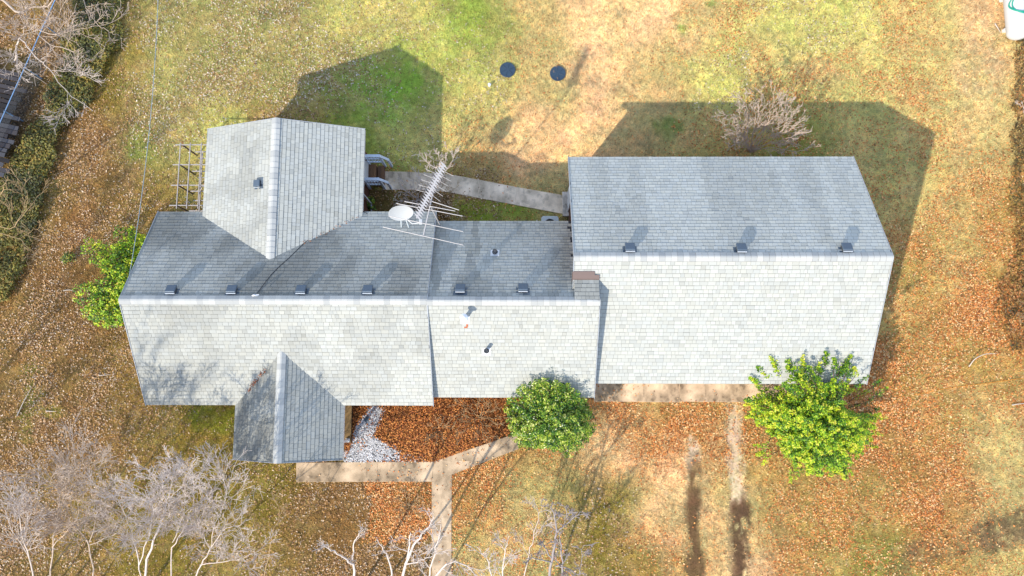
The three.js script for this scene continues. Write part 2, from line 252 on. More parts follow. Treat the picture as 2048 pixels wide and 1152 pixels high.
function gableX(k) { // a roof with its ridge along x
  const s = SEC[k], zr = (s.zb + s.zf) / 2, half = (s.zf - s.zb) / 2, rise = s.hr - s.he, len = Math.hypot(half, rise), w = s.x1 - s.x0, t = 0.03;
  const b = new Build(), y = (h) => h - t;
  const P = (x, z, h) => [x, h, z];
  for (const [d, f] of [[0, 1], [-0.11, -1]]) { b.quad(P(s.x0, s.zb, s.he + d), P(s.x1, s.zb, s.he + d), P(s.x1, zr, s.hr + d), P(s.x0, zr, s.hr + d)); b.quad(P(s.x0, s.zf, s.he + d), P(s.x1, s.zf, s.he + d), P(s.x1, zr, s.hr + d), P(s.x0, zr, s.hr + d)); }
  const r = mesh('roof', b.geo(), dark, house); r.userData.label = s.label; roofs[k] = r;
  const X = new THREE.Vector3(1, 0, 0), Ub = new THREE.Vector3(0, rise, half).normalize(), Uf = new THREE.Vector3(0, rise, -half).normalize();
  const lim = k === 'M' ? (x, z) => x < 2.1 || z > -3.5 : k === 'L' ? (x, z) => !(Math.abs(x + 9.727) < 3.28 * (1 - (3.092 + (z + 7.005) * 0.639 - 3.227) / 1.28) - 0.6) : null;
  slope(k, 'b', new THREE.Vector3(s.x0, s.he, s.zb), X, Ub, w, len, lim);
  slope(k, 'f', new THREE.Vector3(s.x0, s.he, s.zf), X, Uf, w, len, k === 'L' ? (x, z) => !(Math.abs(x + 9.16) < (z + 1.21) * 1.046 - 0.55) : null);
  // ridge caps
  const n = Math.round(w / 0.225), cap = capGeo(rise / half, 0.27);
  for (let i = 0; i < n; i++) { const o = mesh('ridge_cap', cap, pick(cCaps), r); o.position.set(s.x0 + (i + 0.5) * w / n, s.hr + 0.026 + rr(0, 0.006), zr); o.rotation.set(rr(-0.02, 0.02), 0, 0.012); }
  // fascia boards and drip edges
  for (const z of [s.zb, s.zf]) mesh('fascia', boxAt(s.x0 + 0.03, s.x1 - 0.03, s.he - 0.19, s.he - 0.012, z > zr ? z - 0.035 : z, z > zr ? z : z + 0.035), white, r);
  for (const x of [s.x0, s.x1]) for (const sg of [-1, 1]) { const bb = new Build(); bb.bar([x + (x === s.x0 ? -0.012 : 0.012), s.he - 0.06, zr + sg * half], [x + (x === s.x0 ? -0.012 : 0.012), s.hr - 0.06, zr], 0.02, 0.17); mesh('rake_board', bb.geo(), rakeM, r); }
}
function capGeo(pitch, length) { // a bent piece over the ridge, one end proud
  const b = new Build(), w = 0.17, W1 = [1, 1, 1], W2 = [0.4, 0.4, 0.44], q = (x, z, l) => [x, -Math.abs(z) * pitch + (z === 0 ? -0.03 * pitch : 0) + l, z];
  const r = 0.03;
  for (const [z0, z1] of [[-w, -r], [-r, 0], [0, r], [r, w]]) { b.quad(q(-length / 2, z0, 0.026), q(length / 2, z0, 0.008), q(length / 2, z1, 0.008), q(-length / 2, z1, 0.026), W1); b.quad(q(-length / 2, z0, 0.026), q(-length / 2, z1, 0.026), q(-length / 2, z1, 0), q(-length / 2, z0, 0), W2); b.quad(q(length / 2 - 0.075, z0, 0.0122), q(length / 2 - 0.045, z0, 0.0112), q(length / 2 - 0.045, z1, 0.0112), q(length / 2 - 0.075, z1, 0.0122), [0.62, 0.62, 0.66]); }
  for (const z of [-w, w]) b.quad(q(-length / 2, z, 0.022), q(length / 2, z, 0.008), q(length / 2, z, -0.03), q(-length / 2, z, -0.03), W2);
  return b.geo();
}
for (const k of ['L', 'M', 'G']) gableX(k);
{ const U = new THREE.Vector3(0, 0.19, 0.8).normalize(); slope('M', 'b', new THREE.Vector3(2.04, 5.43, -3.85), new THREE.Vector3(1, 0, 0), U, 0.93, 0.81); const b = new Build(); b.quad([2.04, 5.42, -3.85], [2.97, 5.42, -3.85], [2.97, 5.60, -3.07], [2.04, 5.60, -3.07]).quad([2.97, 5.42, -3.85], [2.97, 5.60, -3.07], [2.97, 5.0, -3.07], [2.97, 5.2, -3.85]); mesh('cricket', b.geo(), dark, house); }
function gableZ(k, label, x0, x1, zOut, zIn, he, hr, dirOut) { // a wing with its ridge along z, running into the main roof
  const xm = (x0 + x1) / 2, half = (x1 - x0) / 2, rise = hr - he, len = Math.hypot(half, rise), b = new Build();
  const run = Math.abs(zIn - zOut);
  const ze = dirOut < 0 ? -6.7 : 0.6;                   // the eaves stop at the main wall, the ridge runs on into the main slope
  for (const d of [0, -0.11]) for (const x of [x0, x1]) b.quad([x, he + d, zOut], [x, he + d, ze], [xm, hr + d, zIn], [xm, hr + d, zOut]);
  const r = mesh('roof', b.geo(), dark, house); r.userData.label = label; roofs[k] = r;
  const Z = new THREE.Vector3(0, 0, 1), z0 = Math.min(zOut, zIn);
  const stop = (x, z) => { const h = he + (half - Math.abs(x - xm)) / half * rise; const zv = dirOut < 0 ? -7.005 + (h - 3.092) / 0.639 : 0.863 - (h - 3.092) / 0.639; return dirOut < 0 ? z < zv + 0.22 : z > zv - 0.22; };
  slope(k, 'w', new THREE.Vector3(x0, he, z0), Z, new THREE.Vector3(half, rise, 0).normalize(), run, len, stop);
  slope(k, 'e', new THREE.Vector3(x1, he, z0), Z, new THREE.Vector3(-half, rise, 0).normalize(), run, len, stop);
  const n = Math.round(run / 0.225), cap = capGeo(rise / half, 0.27).rotateY(dirOut < 0 ? -Math.PI / 2 : Math.PI / 2);
  for (let i = 0; i < n; i++) { const o = mesh('ridge_cap', cap, pick(cCaps), r); o.position.set(xm, hr + 0.026 + rr(0, 0.006), z0 + (i + 0.5) * run / n); }
  for (const x of [x0, x1]) mesh('fascia', boxAt(x > xm ? x - 0.035 : x, x > xm ? x : x + 0.035, he - 0.19, he - 0.012, Math.min(zOut, ze), Math.max(zOut, ze)), white, r);
  for (const sg of [-1, 1]) { const bb = new Build(), z = zOut + dirOut * 0.012; bb.bar([xm + sg * half, he - 0.06, z], [xm, hr - 0.06, z], 0.02, 0.17); mesh('rake_board', bb.geo(), rakeM, r); }
}
gableZ('R', 'rear wing roof', -13.007, -6.446, -10.486, -4.79, 3.2269, 4.506, -1);
gableZ('P', 'porch roof, stained dark on its west side', -11.328, -6.989, 2.981, -1.21, 3.085, 4.417, 1);
{ // tabs: those nearest the camera are pieces of their own, the rest one part
  shingles.forEach((s) => { s.d = s.p.distanceTo(camera.position); });
  const order = shingles.slice().sort((a, b) => a.d - b.d), single = new Set(order.slice(0, 300));
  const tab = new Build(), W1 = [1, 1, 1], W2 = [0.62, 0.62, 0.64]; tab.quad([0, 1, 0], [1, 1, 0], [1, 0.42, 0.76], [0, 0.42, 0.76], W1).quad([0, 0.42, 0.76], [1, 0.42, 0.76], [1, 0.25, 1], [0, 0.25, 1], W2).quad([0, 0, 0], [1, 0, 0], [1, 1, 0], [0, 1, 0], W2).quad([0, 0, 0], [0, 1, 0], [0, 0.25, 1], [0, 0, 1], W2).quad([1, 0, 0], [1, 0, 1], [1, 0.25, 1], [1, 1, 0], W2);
  const tabGeo = tab.geo(), rest = new Build(), tones = new Map(), m4 = new THREE.Matrix4();
  const P = (s, a, n, t) => [s.p.x + s.E.x * a + s.N.x * n + s.U.x * t, s.p.y + s.E.y * a + s.N.y * n + s.U.y * t, s.p.z + s.E.z * a + s.N.z * n + s.U.z * t];
  const grit = { roughness: 0.93, bumpMap: dust, bumpScale: 0.002, side: THREE.DoubleSide };
  for (const s of shingles) {
    if (single.has(s)) {
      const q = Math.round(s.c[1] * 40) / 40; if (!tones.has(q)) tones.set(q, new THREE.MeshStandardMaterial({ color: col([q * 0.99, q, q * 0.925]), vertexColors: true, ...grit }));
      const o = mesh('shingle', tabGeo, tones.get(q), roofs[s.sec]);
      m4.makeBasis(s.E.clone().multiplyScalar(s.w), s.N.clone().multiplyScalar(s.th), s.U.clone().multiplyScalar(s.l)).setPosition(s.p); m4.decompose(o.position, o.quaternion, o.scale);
      if (o.scale.x < 0) { o.matrixAutoUpdate = true; }
    } else {
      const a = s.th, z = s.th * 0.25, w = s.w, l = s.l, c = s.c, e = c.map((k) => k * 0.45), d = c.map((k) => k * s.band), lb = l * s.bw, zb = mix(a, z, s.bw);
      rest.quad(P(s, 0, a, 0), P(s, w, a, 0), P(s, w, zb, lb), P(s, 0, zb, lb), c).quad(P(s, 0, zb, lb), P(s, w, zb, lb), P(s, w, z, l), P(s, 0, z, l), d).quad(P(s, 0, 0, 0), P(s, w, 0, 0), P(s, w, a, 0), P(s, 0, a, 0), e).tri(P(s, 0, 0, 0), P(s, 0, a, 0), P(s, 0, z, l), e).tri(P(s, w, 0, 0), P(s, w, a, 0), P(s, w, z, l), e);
    }
  }
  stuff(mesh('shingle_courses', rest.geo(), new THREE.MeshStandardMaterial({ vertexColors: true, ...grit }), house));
}
{ // walls under each roof, with gables
  const wallX = (x0, x1, z0, z1, he, hr, zr) => { const s = new THREE.Shape(); s.moveTo(-z0, 0); s.lineTo(-z0, he); s.lineTo(-zr, hr); s.lineTo(-z1, he); s.lineTo(-z1, 0); return new THREE.ExtrudeGeometry(s, { depth: x1 - x0, bevelEnabled: false }).rotateY(Math.PI / 2).translate(x0, 0, 0); };
  mesh('wall', wallX(-14.62, -3.46, -6.6, 0.46, 3.15, 5.4, -3.07), brick, house);
  mesh('wall', wallX(-3.45, 2.2, -6.25, 0.16, 3.05, 5.35, -3.05), brick, house);
  mesh('wall', wallX(2.21, 13.5, -8.92, -0.4, 3.2, 5.68, -4.66), brick, house);
  { const s = new THREE.Shape(); s.moveTo(-12.75, 0); s.lineTo(-12.75, 3.15); s.lineTo(-9.73, 4.33); s.lineTo(-6.86, 3.15); s.lineTo(-6.86, 0); mesh('wall', new THREE.ExtrudeGeometry(s, { depth: 3.6, bevelEnabled: false }).translate(0, 0, -10.24), brick, house); }
  { const s = new THREE.Shape(); s.moveTo(-11.2, 3.0); s.lineTo(-9.16, 4.25); s.lineTo(-7.1, 3.0); mesh('porch_gable', new THREE.ExtrudeGeometry(s, { depth: 0.12, bevelEnabled: false }).translate(0, 0, 2.62), white, house); }
  // the raised end of the middle roof above the garage slope
  { const b = new Build(); b.quad([2.95, 4.5, -3.5], [2.95, 5.27, -3.5], [2.95, 5.5, -3.05], [2.95, 4.7, -3.05]); b.quad([2.95, 4.7, -3.05], [2.95, 5.5, -3.05], [2.95, 2.95, 0.4], [2.95, 2.75, 0.4]); mesh('wall', b.geo(), white, house); }
  // brown metal saddle in the notch behind it
  { const b = new Build(), q = (x0, x1, za, zb2, ya, yb) => b.quad([x0, ya, za], [x1, ya, za], [x1, yb, zb2], [x0, yb, zb2]).quad([x1, ya, za], [x1, yb, zb2], [x1, yb - 0.3, zb2], [x1, ya - 0.3, za]).quad([x0, ya, za], [x0, yb, zb2], [x0, yb - 0.5, zb2], [x0, ya - 0.5, za]);
    q(1.98, 2.80, -4.15, -4.02, 5.61, 5.56); q(1.98, 2.975, -4.02, -3.89, 5.56, 5.50); q(1.98, 2.975, -3.89, -3.85, 5.50, 5.42); mesh('flashing', b.geo(), brownMetal, house); }
  // downspout beside the back steps
  { const b = new Build(); b.bar([-6.72, 0.1, -8.05], [-6.72, 3.0, -8.05], 0.07, 0.07).bar([-6.72, 0.12, -8.05], [-6.66, 0.12, -7.1], 0.06, 0.06); mesh('downspout', b.geo(), trim, house); }
  const glass = new THREE.MeshPhysicalMaterial({ color: 0x223038, roughness: 0.08, metalness: 0, side: THREE.DoubleSide });
  const win = (x, y, z, w, h, ry) => { const f = new THREE.Group(); f.name = numbered('window'); f.position.set(x, y, z); f.rotation.y = ry; house.add(f); const b = []; for (const s of [-1, 1]) { b.push(new THREE.BoxGeometry(0.08, h, 0.09).translate(s * (w / 2 - 0.04), 0, 0), new THREE.BoxGeometry(w - 0.17, 0.08, 0.09).translate(0, s * (h / 2 - 0.04), 0)); } b.push(new THREE.BoxGeometry(w - 0.17, 0.04, 0.06)); mesh('frame', mergeGeometries(b), white, f); mesh('pane', new THREE.BoxGeometry(w - 0.16, h - 0.16, 0.02), glass, f); };
  win(-13, 1.6, 0.49, 1.2, 1.3, 0); win(-5.3, 1.6, 0.49, 1.5, 1.3, 0); win(-1.5, 1.6, 0.19, 1.6, 1.3, 0); win(-14.65, 1.6, -3, 1.1, 1.3, Math.PI / 2); win(-9.8, 1.7, -10.27, 1.8, 1.2, 0); win(13.53, 1.6, -5, 1.0, 1.2, Math.PI / 2); win(7, 1.6, -8.95, 1.2, 1.1, 0);
  const door = (x, z, ry) => { const f = new THREE.Group(); f.name = numbered('door'); f.position.set(x, 1.3, z); f.rotation.y = ry; house.add(f); mesh('leaf', new RoundedBoxGeometry(0.9, 2.03, 0.06, 1, 0.01), white, f); mesh('handle', new THREE.SphereGeometry(0.035, 10, 8).translate(0.36, -0.05, 0.06), brownMetal, f); };
  door(-9.2, 0.5, 0); door(-6.83, -9.4, Math.PI / 2); door(2.18, -8.1, Math.PI / 2);
  for (const x of [5.2, 10.0]) { const f = new THREE.Group(); f.name = numbered('garage_door'); f.position.set(x, 0, -0.37); house.add(f); for (let r = 0; r < 4; r++) for (let c = 0; c < 4; c++) mesh('door_panel', new RoundedBoxGeometry(0.68, 0.52, 0.05, 1, 0.015).translate((c - 1.5) * 0.7, 0.36 + r * 0.55, 0), white, f); }
  // porch floor, step and posts
  const plank = mat(rgb(176, 142, 92, 0.62), 0.85, 0, { map: dust });
  for (let i = 0; i < 13; i++) mesh('porch_board', boxAt(-11.0 + i * 0.285, -11.0 + i * 0.285 + 0.279, 0.27, 0.33 + rr(0, 0.006), 0.48, 2.54), plank, house);
  mesh('porch_frame', boxAt(-10.98, -7.32, 0, 0.265, 0.5, 2.5), mat(rgb(120, 96, 66, 0.6)), house);
  mesh('porch_step', boxAt(-9.75, -8.35, 0, 0.17, 2.56, 3.33), mat(rgb(206, 170, 140, 0.62), 0.9, 0, { map: dust }), house);
  for (const x of [-10.95, -7.42]) { const g = mergeGeometries([boxAt(x - 0.05, x + 0.05, 0.42, 3.0, 2.39, 2.49), boxAt(x - 0.08, x + 0.08, 0.335, 0.42, 2.36, 2.52), boxAt(x - 0.08, x + 0.08, 2.9, 3.0, 2.36, 2.52)]); mesh('porch_post', g, white, house); }
}
// vents and pipes on the roof
{
  const hoodMat = mat([0.10, 0.135, 0.18], 0.42, 0.25), lip = mat(rgb(206, 214, 224, 0.8), 0.5, 0.2), pipe = mat([0.03, 0.035, 0.045], 0.5), sheet = mat(rgb(236, 238, 244, 0.9), 0.5, 0.15), rust = mat(rgb(206, 116, 76, 0.66), 0.8);
  const hood = new RoundedBoxGeometry(0.37, 0.08, 0.34, 2, 0.03).translate(0, 0.17, 0), neck = new THREE.BoxGeometry(0.3, 0.13, 0.28).translate(0, 0.065, 0), base = new THREE.BoxGeometry(0.52, 0.012, 0.40).translate(0, 0.008, 0.05);
  const front = new THREE.BoxGeometry(0.35, 0.04, 0.02).translate(0, 0.135, 0.2);
  const vent = (p, pitch, ry = 0) => { const f = new THREE.Group(); f.name = numbered('roof_vent'); f.position.set(...p); f.rotation.set(pitch, 0, 0); if (ry) f.rotation.set(0, 0, ry); house.add(f); mesh('hood', hood, hoodMat, f); mesh('neck', neck, dark, f); mesh('flange', base, hoodMat, f); mesh('lip', front, lip, f); };
  const pL = -Math.atan(2.514 / 3.934), pM = -Math.atan(2.628 / 3.589), pG = -Math.atan(2.7255 / 4.64);
  for (const p of [[-13.044,5.39,-3.409], [-10.762,5.389,-3.411], [-8.163,5.387,-3.413], [-5.664,5.386,-3.415]]) vent(p, pL);
  for (const p of [[-2.22,5.292,-3.468], [0.128,5.275,-3.49]]) vent(p, pM);
  for (const p of [[4.088,5.695,-4.959], [8.2,5.707,-4.939], [12.088,5.694,-4.96]]) vent(p, pG);
  vent([-10.381,4.252,-7.866], 0, Math.atan(1.28 / 3.28)); house.children[house.children.length - 1].scale.setScalar(0.82);
  const stack = (p, pitch, h, r, m, capped) => {
    const f = new THREE.Group(); f.name = numbered('vent_pipe'); f.position.set(...p); house.add(f);
    mesh('pipe', new THREE.CylinderGeometry(r, r, h + 0.2, 16, 1, true).translate(0, h / 2 - 0.1, 0), m, f);
    mesh('flashing', new THREE.BoxGeometry(0.34, 0.012, 0.34).translate(0, 0.016, 0.04).rotateX(pitch), sheet, f);
    mesh('collar', new THREE.CylinderGeometry(r + 0.015, r + 0.05, 0.1, 16).translate(0, 0.04, 0), m === pipe ? pipe : sheet, f);
    if (capped) { mesh('cap', mergeGeometries([new THREE.CylinderGeometry(0.04, 0.15, 0.07, 16).translate(0, h + 0.11, 0), new THREE.CylinderGeometry(0.15, 0.15, 0.03, 16).translate(0, h + 0.06, 0), new THREE.CylinderGeometry(r * 0.8, r * 0.8, 0.08, 12).translate(0, h + 0.03, 0)]), sheet, f); mesh('rust_stain', mergeGeometries([new THREE.BoxGeometry(0.07, 0.006, 0.12).translate(0.07, 0.018, 0.27), new THREE.BoxGeometry(0.13, 0.006, 0.06).translate(0.02, 0.0185, 0.36)]).rotateX(pitch), rust, f); }
    else mesh('mouth', new THREE.CircleGeometry(r * 0.92, 16).rotateX(-Math.PI / 2).translate(0, h - 0.02, 0), dark, f);
  };
  stack([-0.972,4.072,-5.133], pM, 0.42, 0.075, pipe); stack([-1.273,4.295,-1.264], -pM, 0.40, 0.07, pipe); stack([-2.052,5.132,-2.408], -pM, 0.55, 0.075, sheet, true);
  const f = new THREE.Group(); f.name = numbered('service_mast'); f.position.set(...[-9.845,5.506,-3.228]); house.add(f); mesh('hook', new THREE.TorusGeometry(0.09, 0.025, 8, 16, Math.PI * 1.3).translate(0, 0.12, 0), sheet, f); mesh('base', new THREE.BoxGeometry(0.22, 0.03, 0.12), sheet, f);
}

// ---------------------------------------------------------------- on and beside the house
{ // rotating television antenna
  const a = thing('television_antenna', 'white spiny television antenna on a mast above the rear eave', 'antenna', [0, 0, 0]);
  const metal = mat(rgb(232, 226, 224, 0.62), 0.5, 0.15);
  let b = new Build(); b.tube([V([-3.813,0,-7.349]), V([-3.243,6.65,-6.404])].map((q, i) => (i ? q : new THREE.Vector3(V([-3.243,6.65,-6.404]).x, 0, V([-3.243,6.65,-6.404]).z))), 0.025, 8); mesh('mast', b.geo(), metal, a);
  const H = 5.2;
  b = new Build(); b.tube([V([-3.476,6.6,-5.307]), V([-3.157,6.6,-6.92]), V([-3.035,6.6,-7.275])], 0.026, 8); mesh('boom', b.geo(), metal, a);
  b = new Build(); b.tube([V([-3.73,6.68,-5.917]), V([-2.762,6.68,-7.927])], 0.03, 8); mesh('boom', b.geo(), metal, a);
  for (const [p, q] of [[[-4.947,6.62,-5.616], [-2.024,6.62,-4.955]], [[-4.757,6.62,-6.023], [-2.047,6.62,-5.45]], [[-4.477,6.62,-6.487], [-2.071,6.62,-6.022]], [[-4.187,6.62,-6.561], [-2.345,6.62,-6.207]], [[-3.296,6.62,-6.598], [-2.2,6.62,-6.244]]]) { const e = new Build(); e.tube([V(p), V(q)], 0.015, 6); mesh('element', e.geo(), metal, a); }
  const P0 = V([-3.692,6.7,-5.986]), P1 = V([-2.769,6.7,-7.903]), D = P1.clone().sub(P0), n = D.clone().normalize(), side = new THREE.Vector3(-n.z, 0, n.x);
  for (let i = 0; i < 22; i++) { // short flat bow shaped directors
    const c = P0.clone().addScaledVector(D, i / 21), s = side.clone().applyAxisAngle(new THREE.Vector3(0, 1, 0), -0.35), L = 0.2, e = new Build();
    for (const g of [-1, 1]) { const tip = c.clone().addScaledVector(s, g * L), k1 = c.clone().addScaledVector(n, 0.045), k2 = c.clone().addScaledVector(n, -0.045); e.tri([k1.x, k1.y, k1.z], [k2.x, k2.y, k2.z], [tip.x, tip.y, tip.z]); const dn = (q) => [q.x, q.y - 0.02, q.z]; e.tri(dn(k1), dn(k2), dn(tip)); e.quad([k1.x, k1.y, k1.z], dn(k1), dn(tip), [tip.x, tip.y, tip.z]); e.quad([k2.x, k2.y, k2.z], dn(k2), dn(tip), [tip.x, tip.y, tip.z]); }
    mesh('director', e.geo(), metal, a);
  }
  for (let i = 0; i < 6; i++) { const c = P0.clone().addScaledVector(D, 0.45 + i * 0.09), e = new Build(); for (const g of [-1, 1]) e.tube([c, c.clone().addScaledVector(side, g * 0.5).addScaledVector(n, -0.1 + 0.02 * i)], 0.008, 4); mesh('rod', e.geo(), metal, a); }
}
{ // satellite dish on a tripod foot
  const d = thing('satellite_dish', 'white oval satellite dish on the back slope below the antenna', 'satellite dish', [-4.575,3.533,-6.315]), m = mat(rgb(232, 236, 240, 0.58), 0.45), grey = mat(rgb(200, 210, 216, 0.85), 0.5, 0.1);
  const prof = []; for (let i = 0; i <= 10; i++) prof.push(new THREE.Vector2(i / 10 * 0.455, 0.09 * (i / 10) ** 2)); for (let i = 10; i >= 0; i--) prof.push(new THREE.Vector2(i / 10 * 0.45, 0.09 * (i / 10) ** 2 - 0.014));
  const R = new THREE.Group(); R.name = numbered('reflector'); R.position.set(-0.12, 0.75, -0.42); R.rotation.set(1.02, 0, -0.16); d.add(R);
  mesh('dish', new THREE.LatheGeometry(prof, 40).scale(1.08, 1, 0.92), m, R);
  const t = (p) => { const b = new Build(); b.tube(p.map(V), 0.03, 8); return b.geo(); };
  mesh('arm', t([[-0.05, 0.45, -0.3], [0.3, 0.45, 0.0], [0.66, 0.55, -0.02]]), m, d); mesh('receiver', new RoundedBoxGeometry(0.14, 0.11, 0.22, 2, 0.03).translate(0.66, 0.6, -0.04), m, d);
  mesh('strut', t([[-0.14, 0.66, -0.4], [-0.2, -0.02, 0.1]]), grey, d); mesh('strut', t([[-0.02, 0.62, -0.38], [0.12, -0.02, 0.12]]), grey, d);
  mesh('foot', new RoundedBoxGeometry(0.24, 0.04, 0.18, 2, 0.015).rotateX(-0.57).translate(-0.22, 0.0, 0.1), m, d); mesh('foot', new RoundedBoxGeometry(0.2, 0.04, 0.14, 2, 0.015).rotateX(-0.57).translate(0.14, 0.02, 0.12), m, d);
}
{ // black cable from the dish along the valley to the ridge
  const p = [[-6.247,3.178,-6.907], [-6.489,3.123,-7.012], [-6.924,3.343,-6.669], [-7.663,3.604,-6.26], [-8.356,3.949,-5.719], [-8.958,4.485,-4.88], [-9.46,4.945,-4.162], [-9.811,5.496,-3.337]];
  const b = new Build(); b.tube(smoothPath(p, 60), 0.014, 6); tag(mesh('roof_cable', b.geo(), dark), 'thin black cable lying along the roof valley to the ridge', 'cable');
}
{ // overhead wire from the west gable to the north
  const A = V([-14.955,5,-3.783]), B = V([-13.942,6.2,-15.827]), pts = []; for (let i = 0; i <= 30; i++) { const t = i / 30, q = A.clone().lerp(B, t); q.y -= 0.9 * 4 * t * (1 - t) * 0.5; pts.push(q); }
  const b = new Build(); b.tube(pts, 0.014, 6); tag(mesh('overhead_wire', b.geo(), mat(rgb(170, 190, 200, 0.6), 0.5)), 'thin overhead service wire from the west gable across the yard', 'wire');
}
{ // back steps
  const s = thing('back_steps', 'brown wooden back steps with white painted rails beside the rear wing', 'steps', [0, 0, 0]);
  const wood = [mat(rgb(160, 118, 84, 0.62), 0.85, 0, { map: dust }), mat(rgb(140, 104, 80, 0.62), 0.85, 0, { map: dust }), mat(rgb(176, 130, 90, 0.62), 0.85, 0, { map: dust })], paint = mat(rgb(214, 226, 242, 0.88), 0.5);
  const z0 = -9.78, z1 = -8.86;
  const tread = (xa, xb, y, k) => mesh('tread', new RoundedBoxGeometry(xb - xa - 0.008, 0.04, z1 - z0, 1, 0.006).translate((xa + xb) / 2, y, (z0 + z1) / 2), wood[k], s);
  tread(-6.84, -6.72, 0.56, 1); tread(-6.72, -6.58, 0.563, 0); tread(-6.58, -6.47, 0.56, 2); tread(-6.43, -6.28, 0.30, 1); tread(-6.28, -6.14, 0.303, 0);
  mesh('riser', boxAt(-6.51, -6.48, 0.02, 0.535, z0, z1), wood[1], s); mesh('riser', boxAt(-6.17, -6.145, 0.02, 0.275, z0, z1), wood[1], s);
  for (const [z, g] of [[z0 - 0.06, -1], [z1 + 0.06, 1]]) {
    let b = new Build(); b.bar([-6.84, 1.62, z], [-6.10, 1.62, z], 0.13, 0.05).bar([-6.12, 1.60, z], [-5.82, 1.05, z], 0.11, 0.05); mesh('handrail', b.geo(), paint, s);
    b = new Build(); b.bar([-6.80, 0.75, z], [-6.12, 0.75, z], 0.06, 0.08).bar([-6.8, 1.2, z], [-6.12, 1.2, z], 0.05, 0.08); mesh('rail', b.geo(), paint, s);
    for (const [x, h] of [[-6.8, 1.6], [-6.13, 1.58], [-5.84, 1.03]]) { b = new Build(); b.bar([x, 0, z], [x, h, z], 0.09, 0.09); mesh('post', b.geo(), paint, s); }
    for (let i = 0; i < 4; i++) { b = new Build(); b.bar([-6.68 + i * 0.13, 0.78, z], [-6.68 + i * 0.13, 1.59, z], 0.035, 0.035); mesh('baluster', b.geo(), paint, s); }
  }
}
tag(mesh('concrete_step', slab([[1.953,0.15,-7.498], [2.494,0.15,-7.497], [2.504,0.15,-8.606], [1.938,0.15,-8.606]], 0, 0.17), concrete([0.95, 0.82, 0.7], 0.4)), 'plain concrete step at the end of the rear path', 'step');
{ // air conditioner
  const P = [1.34,0.78,-6.971], a = thing('air_conditioner', 'white outdoor air conditioner unit under the middle rear eave', 'air conditioner', [P[0], 0, P[2]]), c = mat(rgb(222, 228, 226, 0.85), 0.5), k = mat([0.03, 0.03, 0.035], 0.6);
  const sh = new THREE.Shape(); const r = 0.12, w = 0.37; sh.moveTo(-w + r, -w); sh.lineTo(w - r, -w); sh.quadraticCurveTo(w, -w, w, -w + r); sh.lineTo(w, w - r); sh.quadraticCurveTo(w, w, w - r, w); sh.lineTo(-w + r, w); sh.quadraticCurveTo(-w, w, -w, w - r); sh.lineTo(-w, -w + r); sh.quadraticCurveTo(-w, -w, -w + r, -w);
  const hole = new THREE.Path(); hole.absarc(0, 0, 0.26, 0, Math.PI * 2); const top = sh.clone(); top.holes.push(hole);
  mesh('casing', new THREE.ExtrudeGeometry(sh, { depth: 0.66, bevelEnabled: false, curveSegments: 6 }).rotateX(-Math.PI / 2).translate(0, 0.05, 0), c, a);
  mesh('top_cover', new THREE.ExtrudeGeometry(top, { depth: 0.06, bevelEnabled: true, bevelSize: 0.012, bevelThickness: 0.012, bevelSegments: 2, curveSegments: 24 }).rotateX(-Math.PI / 2).translate(0, 0.722, 0), c, a);
  mesh('well', new THREE.CircleGeometry(0.27, 28).rotateX(-Math.PI / 2).translate(0, 0.716, 0), k, a);
  for (let i = 0; i < 3; i++) mesh('fan_blade', new THREE.BoxGeometry(0.22, 0.01, 0.1).rotateX(0.3).translate(0.12, 0.74, 0).rotateY(i * 2.094), k, a);
  const g = []; for (const q of [0.08, 0.14, 0.2]) g.push(new THREE.TorusGeometry(q, 0.005, 5, 28).rotateX(Math.PI / 2).translate(0, 0.79, 0)); for (let i = 0; i < 8; i++) g.push(new THREE.CylinderGeometry(0.004, 0.004, 0.54, 5).rotateZ(Math.PI / 2).rotateY(i * Math.PI / 8).translate(0, 0.786, 0)); mesh('grille', mergeGeometries(g.map((q) => q.toNonIndexed())), k, a);
}
{ // pipe frame west of the rear wing
  const a = thing('trellis_frame', 'white pipe trellis frame standing against the rear wing wall', 'trellis'), m = mat(rgb(208, 200, 200, 0.66), 0.6, 0.1), k = mat(rgb(90, 72, 66, 0.5), 0.8), H = 1.56, h2 = 0.62;
  const bar = (name, p, q, w, mm = m) => { const b = new Build(); b.bar(p, q, w, w); mesh(name, b.geo(), mm, a); };
  for (const [u0, z] of [[-15.12, -10.37], [-15.18, -9.47], [-15.2, -8.55], [-15.22, -7.65]]) { bar('rail', [u0, H, z], [-12.78, H, z], 0.036); bar('rail', [u0 + 0.45, h2, z + 0.02], [-12.78, h2, z + 0.02], 0.04); bar('post', [u0 + 0.3, 0, z], [u0 + 0.3, H - 0.03, z], 0.05, k); }
  for (const x of [-14.88, -14.44, -13.95, -13.5]) bar('cross_rail', [x, H + 0.04, -10.45], [x, H + 0.04, -7.5], 0.034);
  for (const x of [-14.3, -13.85, -13.2]) bar('cross_rail', [x, h2 + 0.04, -10.3], [x, h2 + 0.04, -7.6], 0.04);
  for (const z of [-10.05, -9.15, -8.75, -8.1]) bar('rail', [-14.7 + rnd() * 0.3, h2 + 0.0, z], [-12.78, h2 + 0.0, z], 0.035);
}
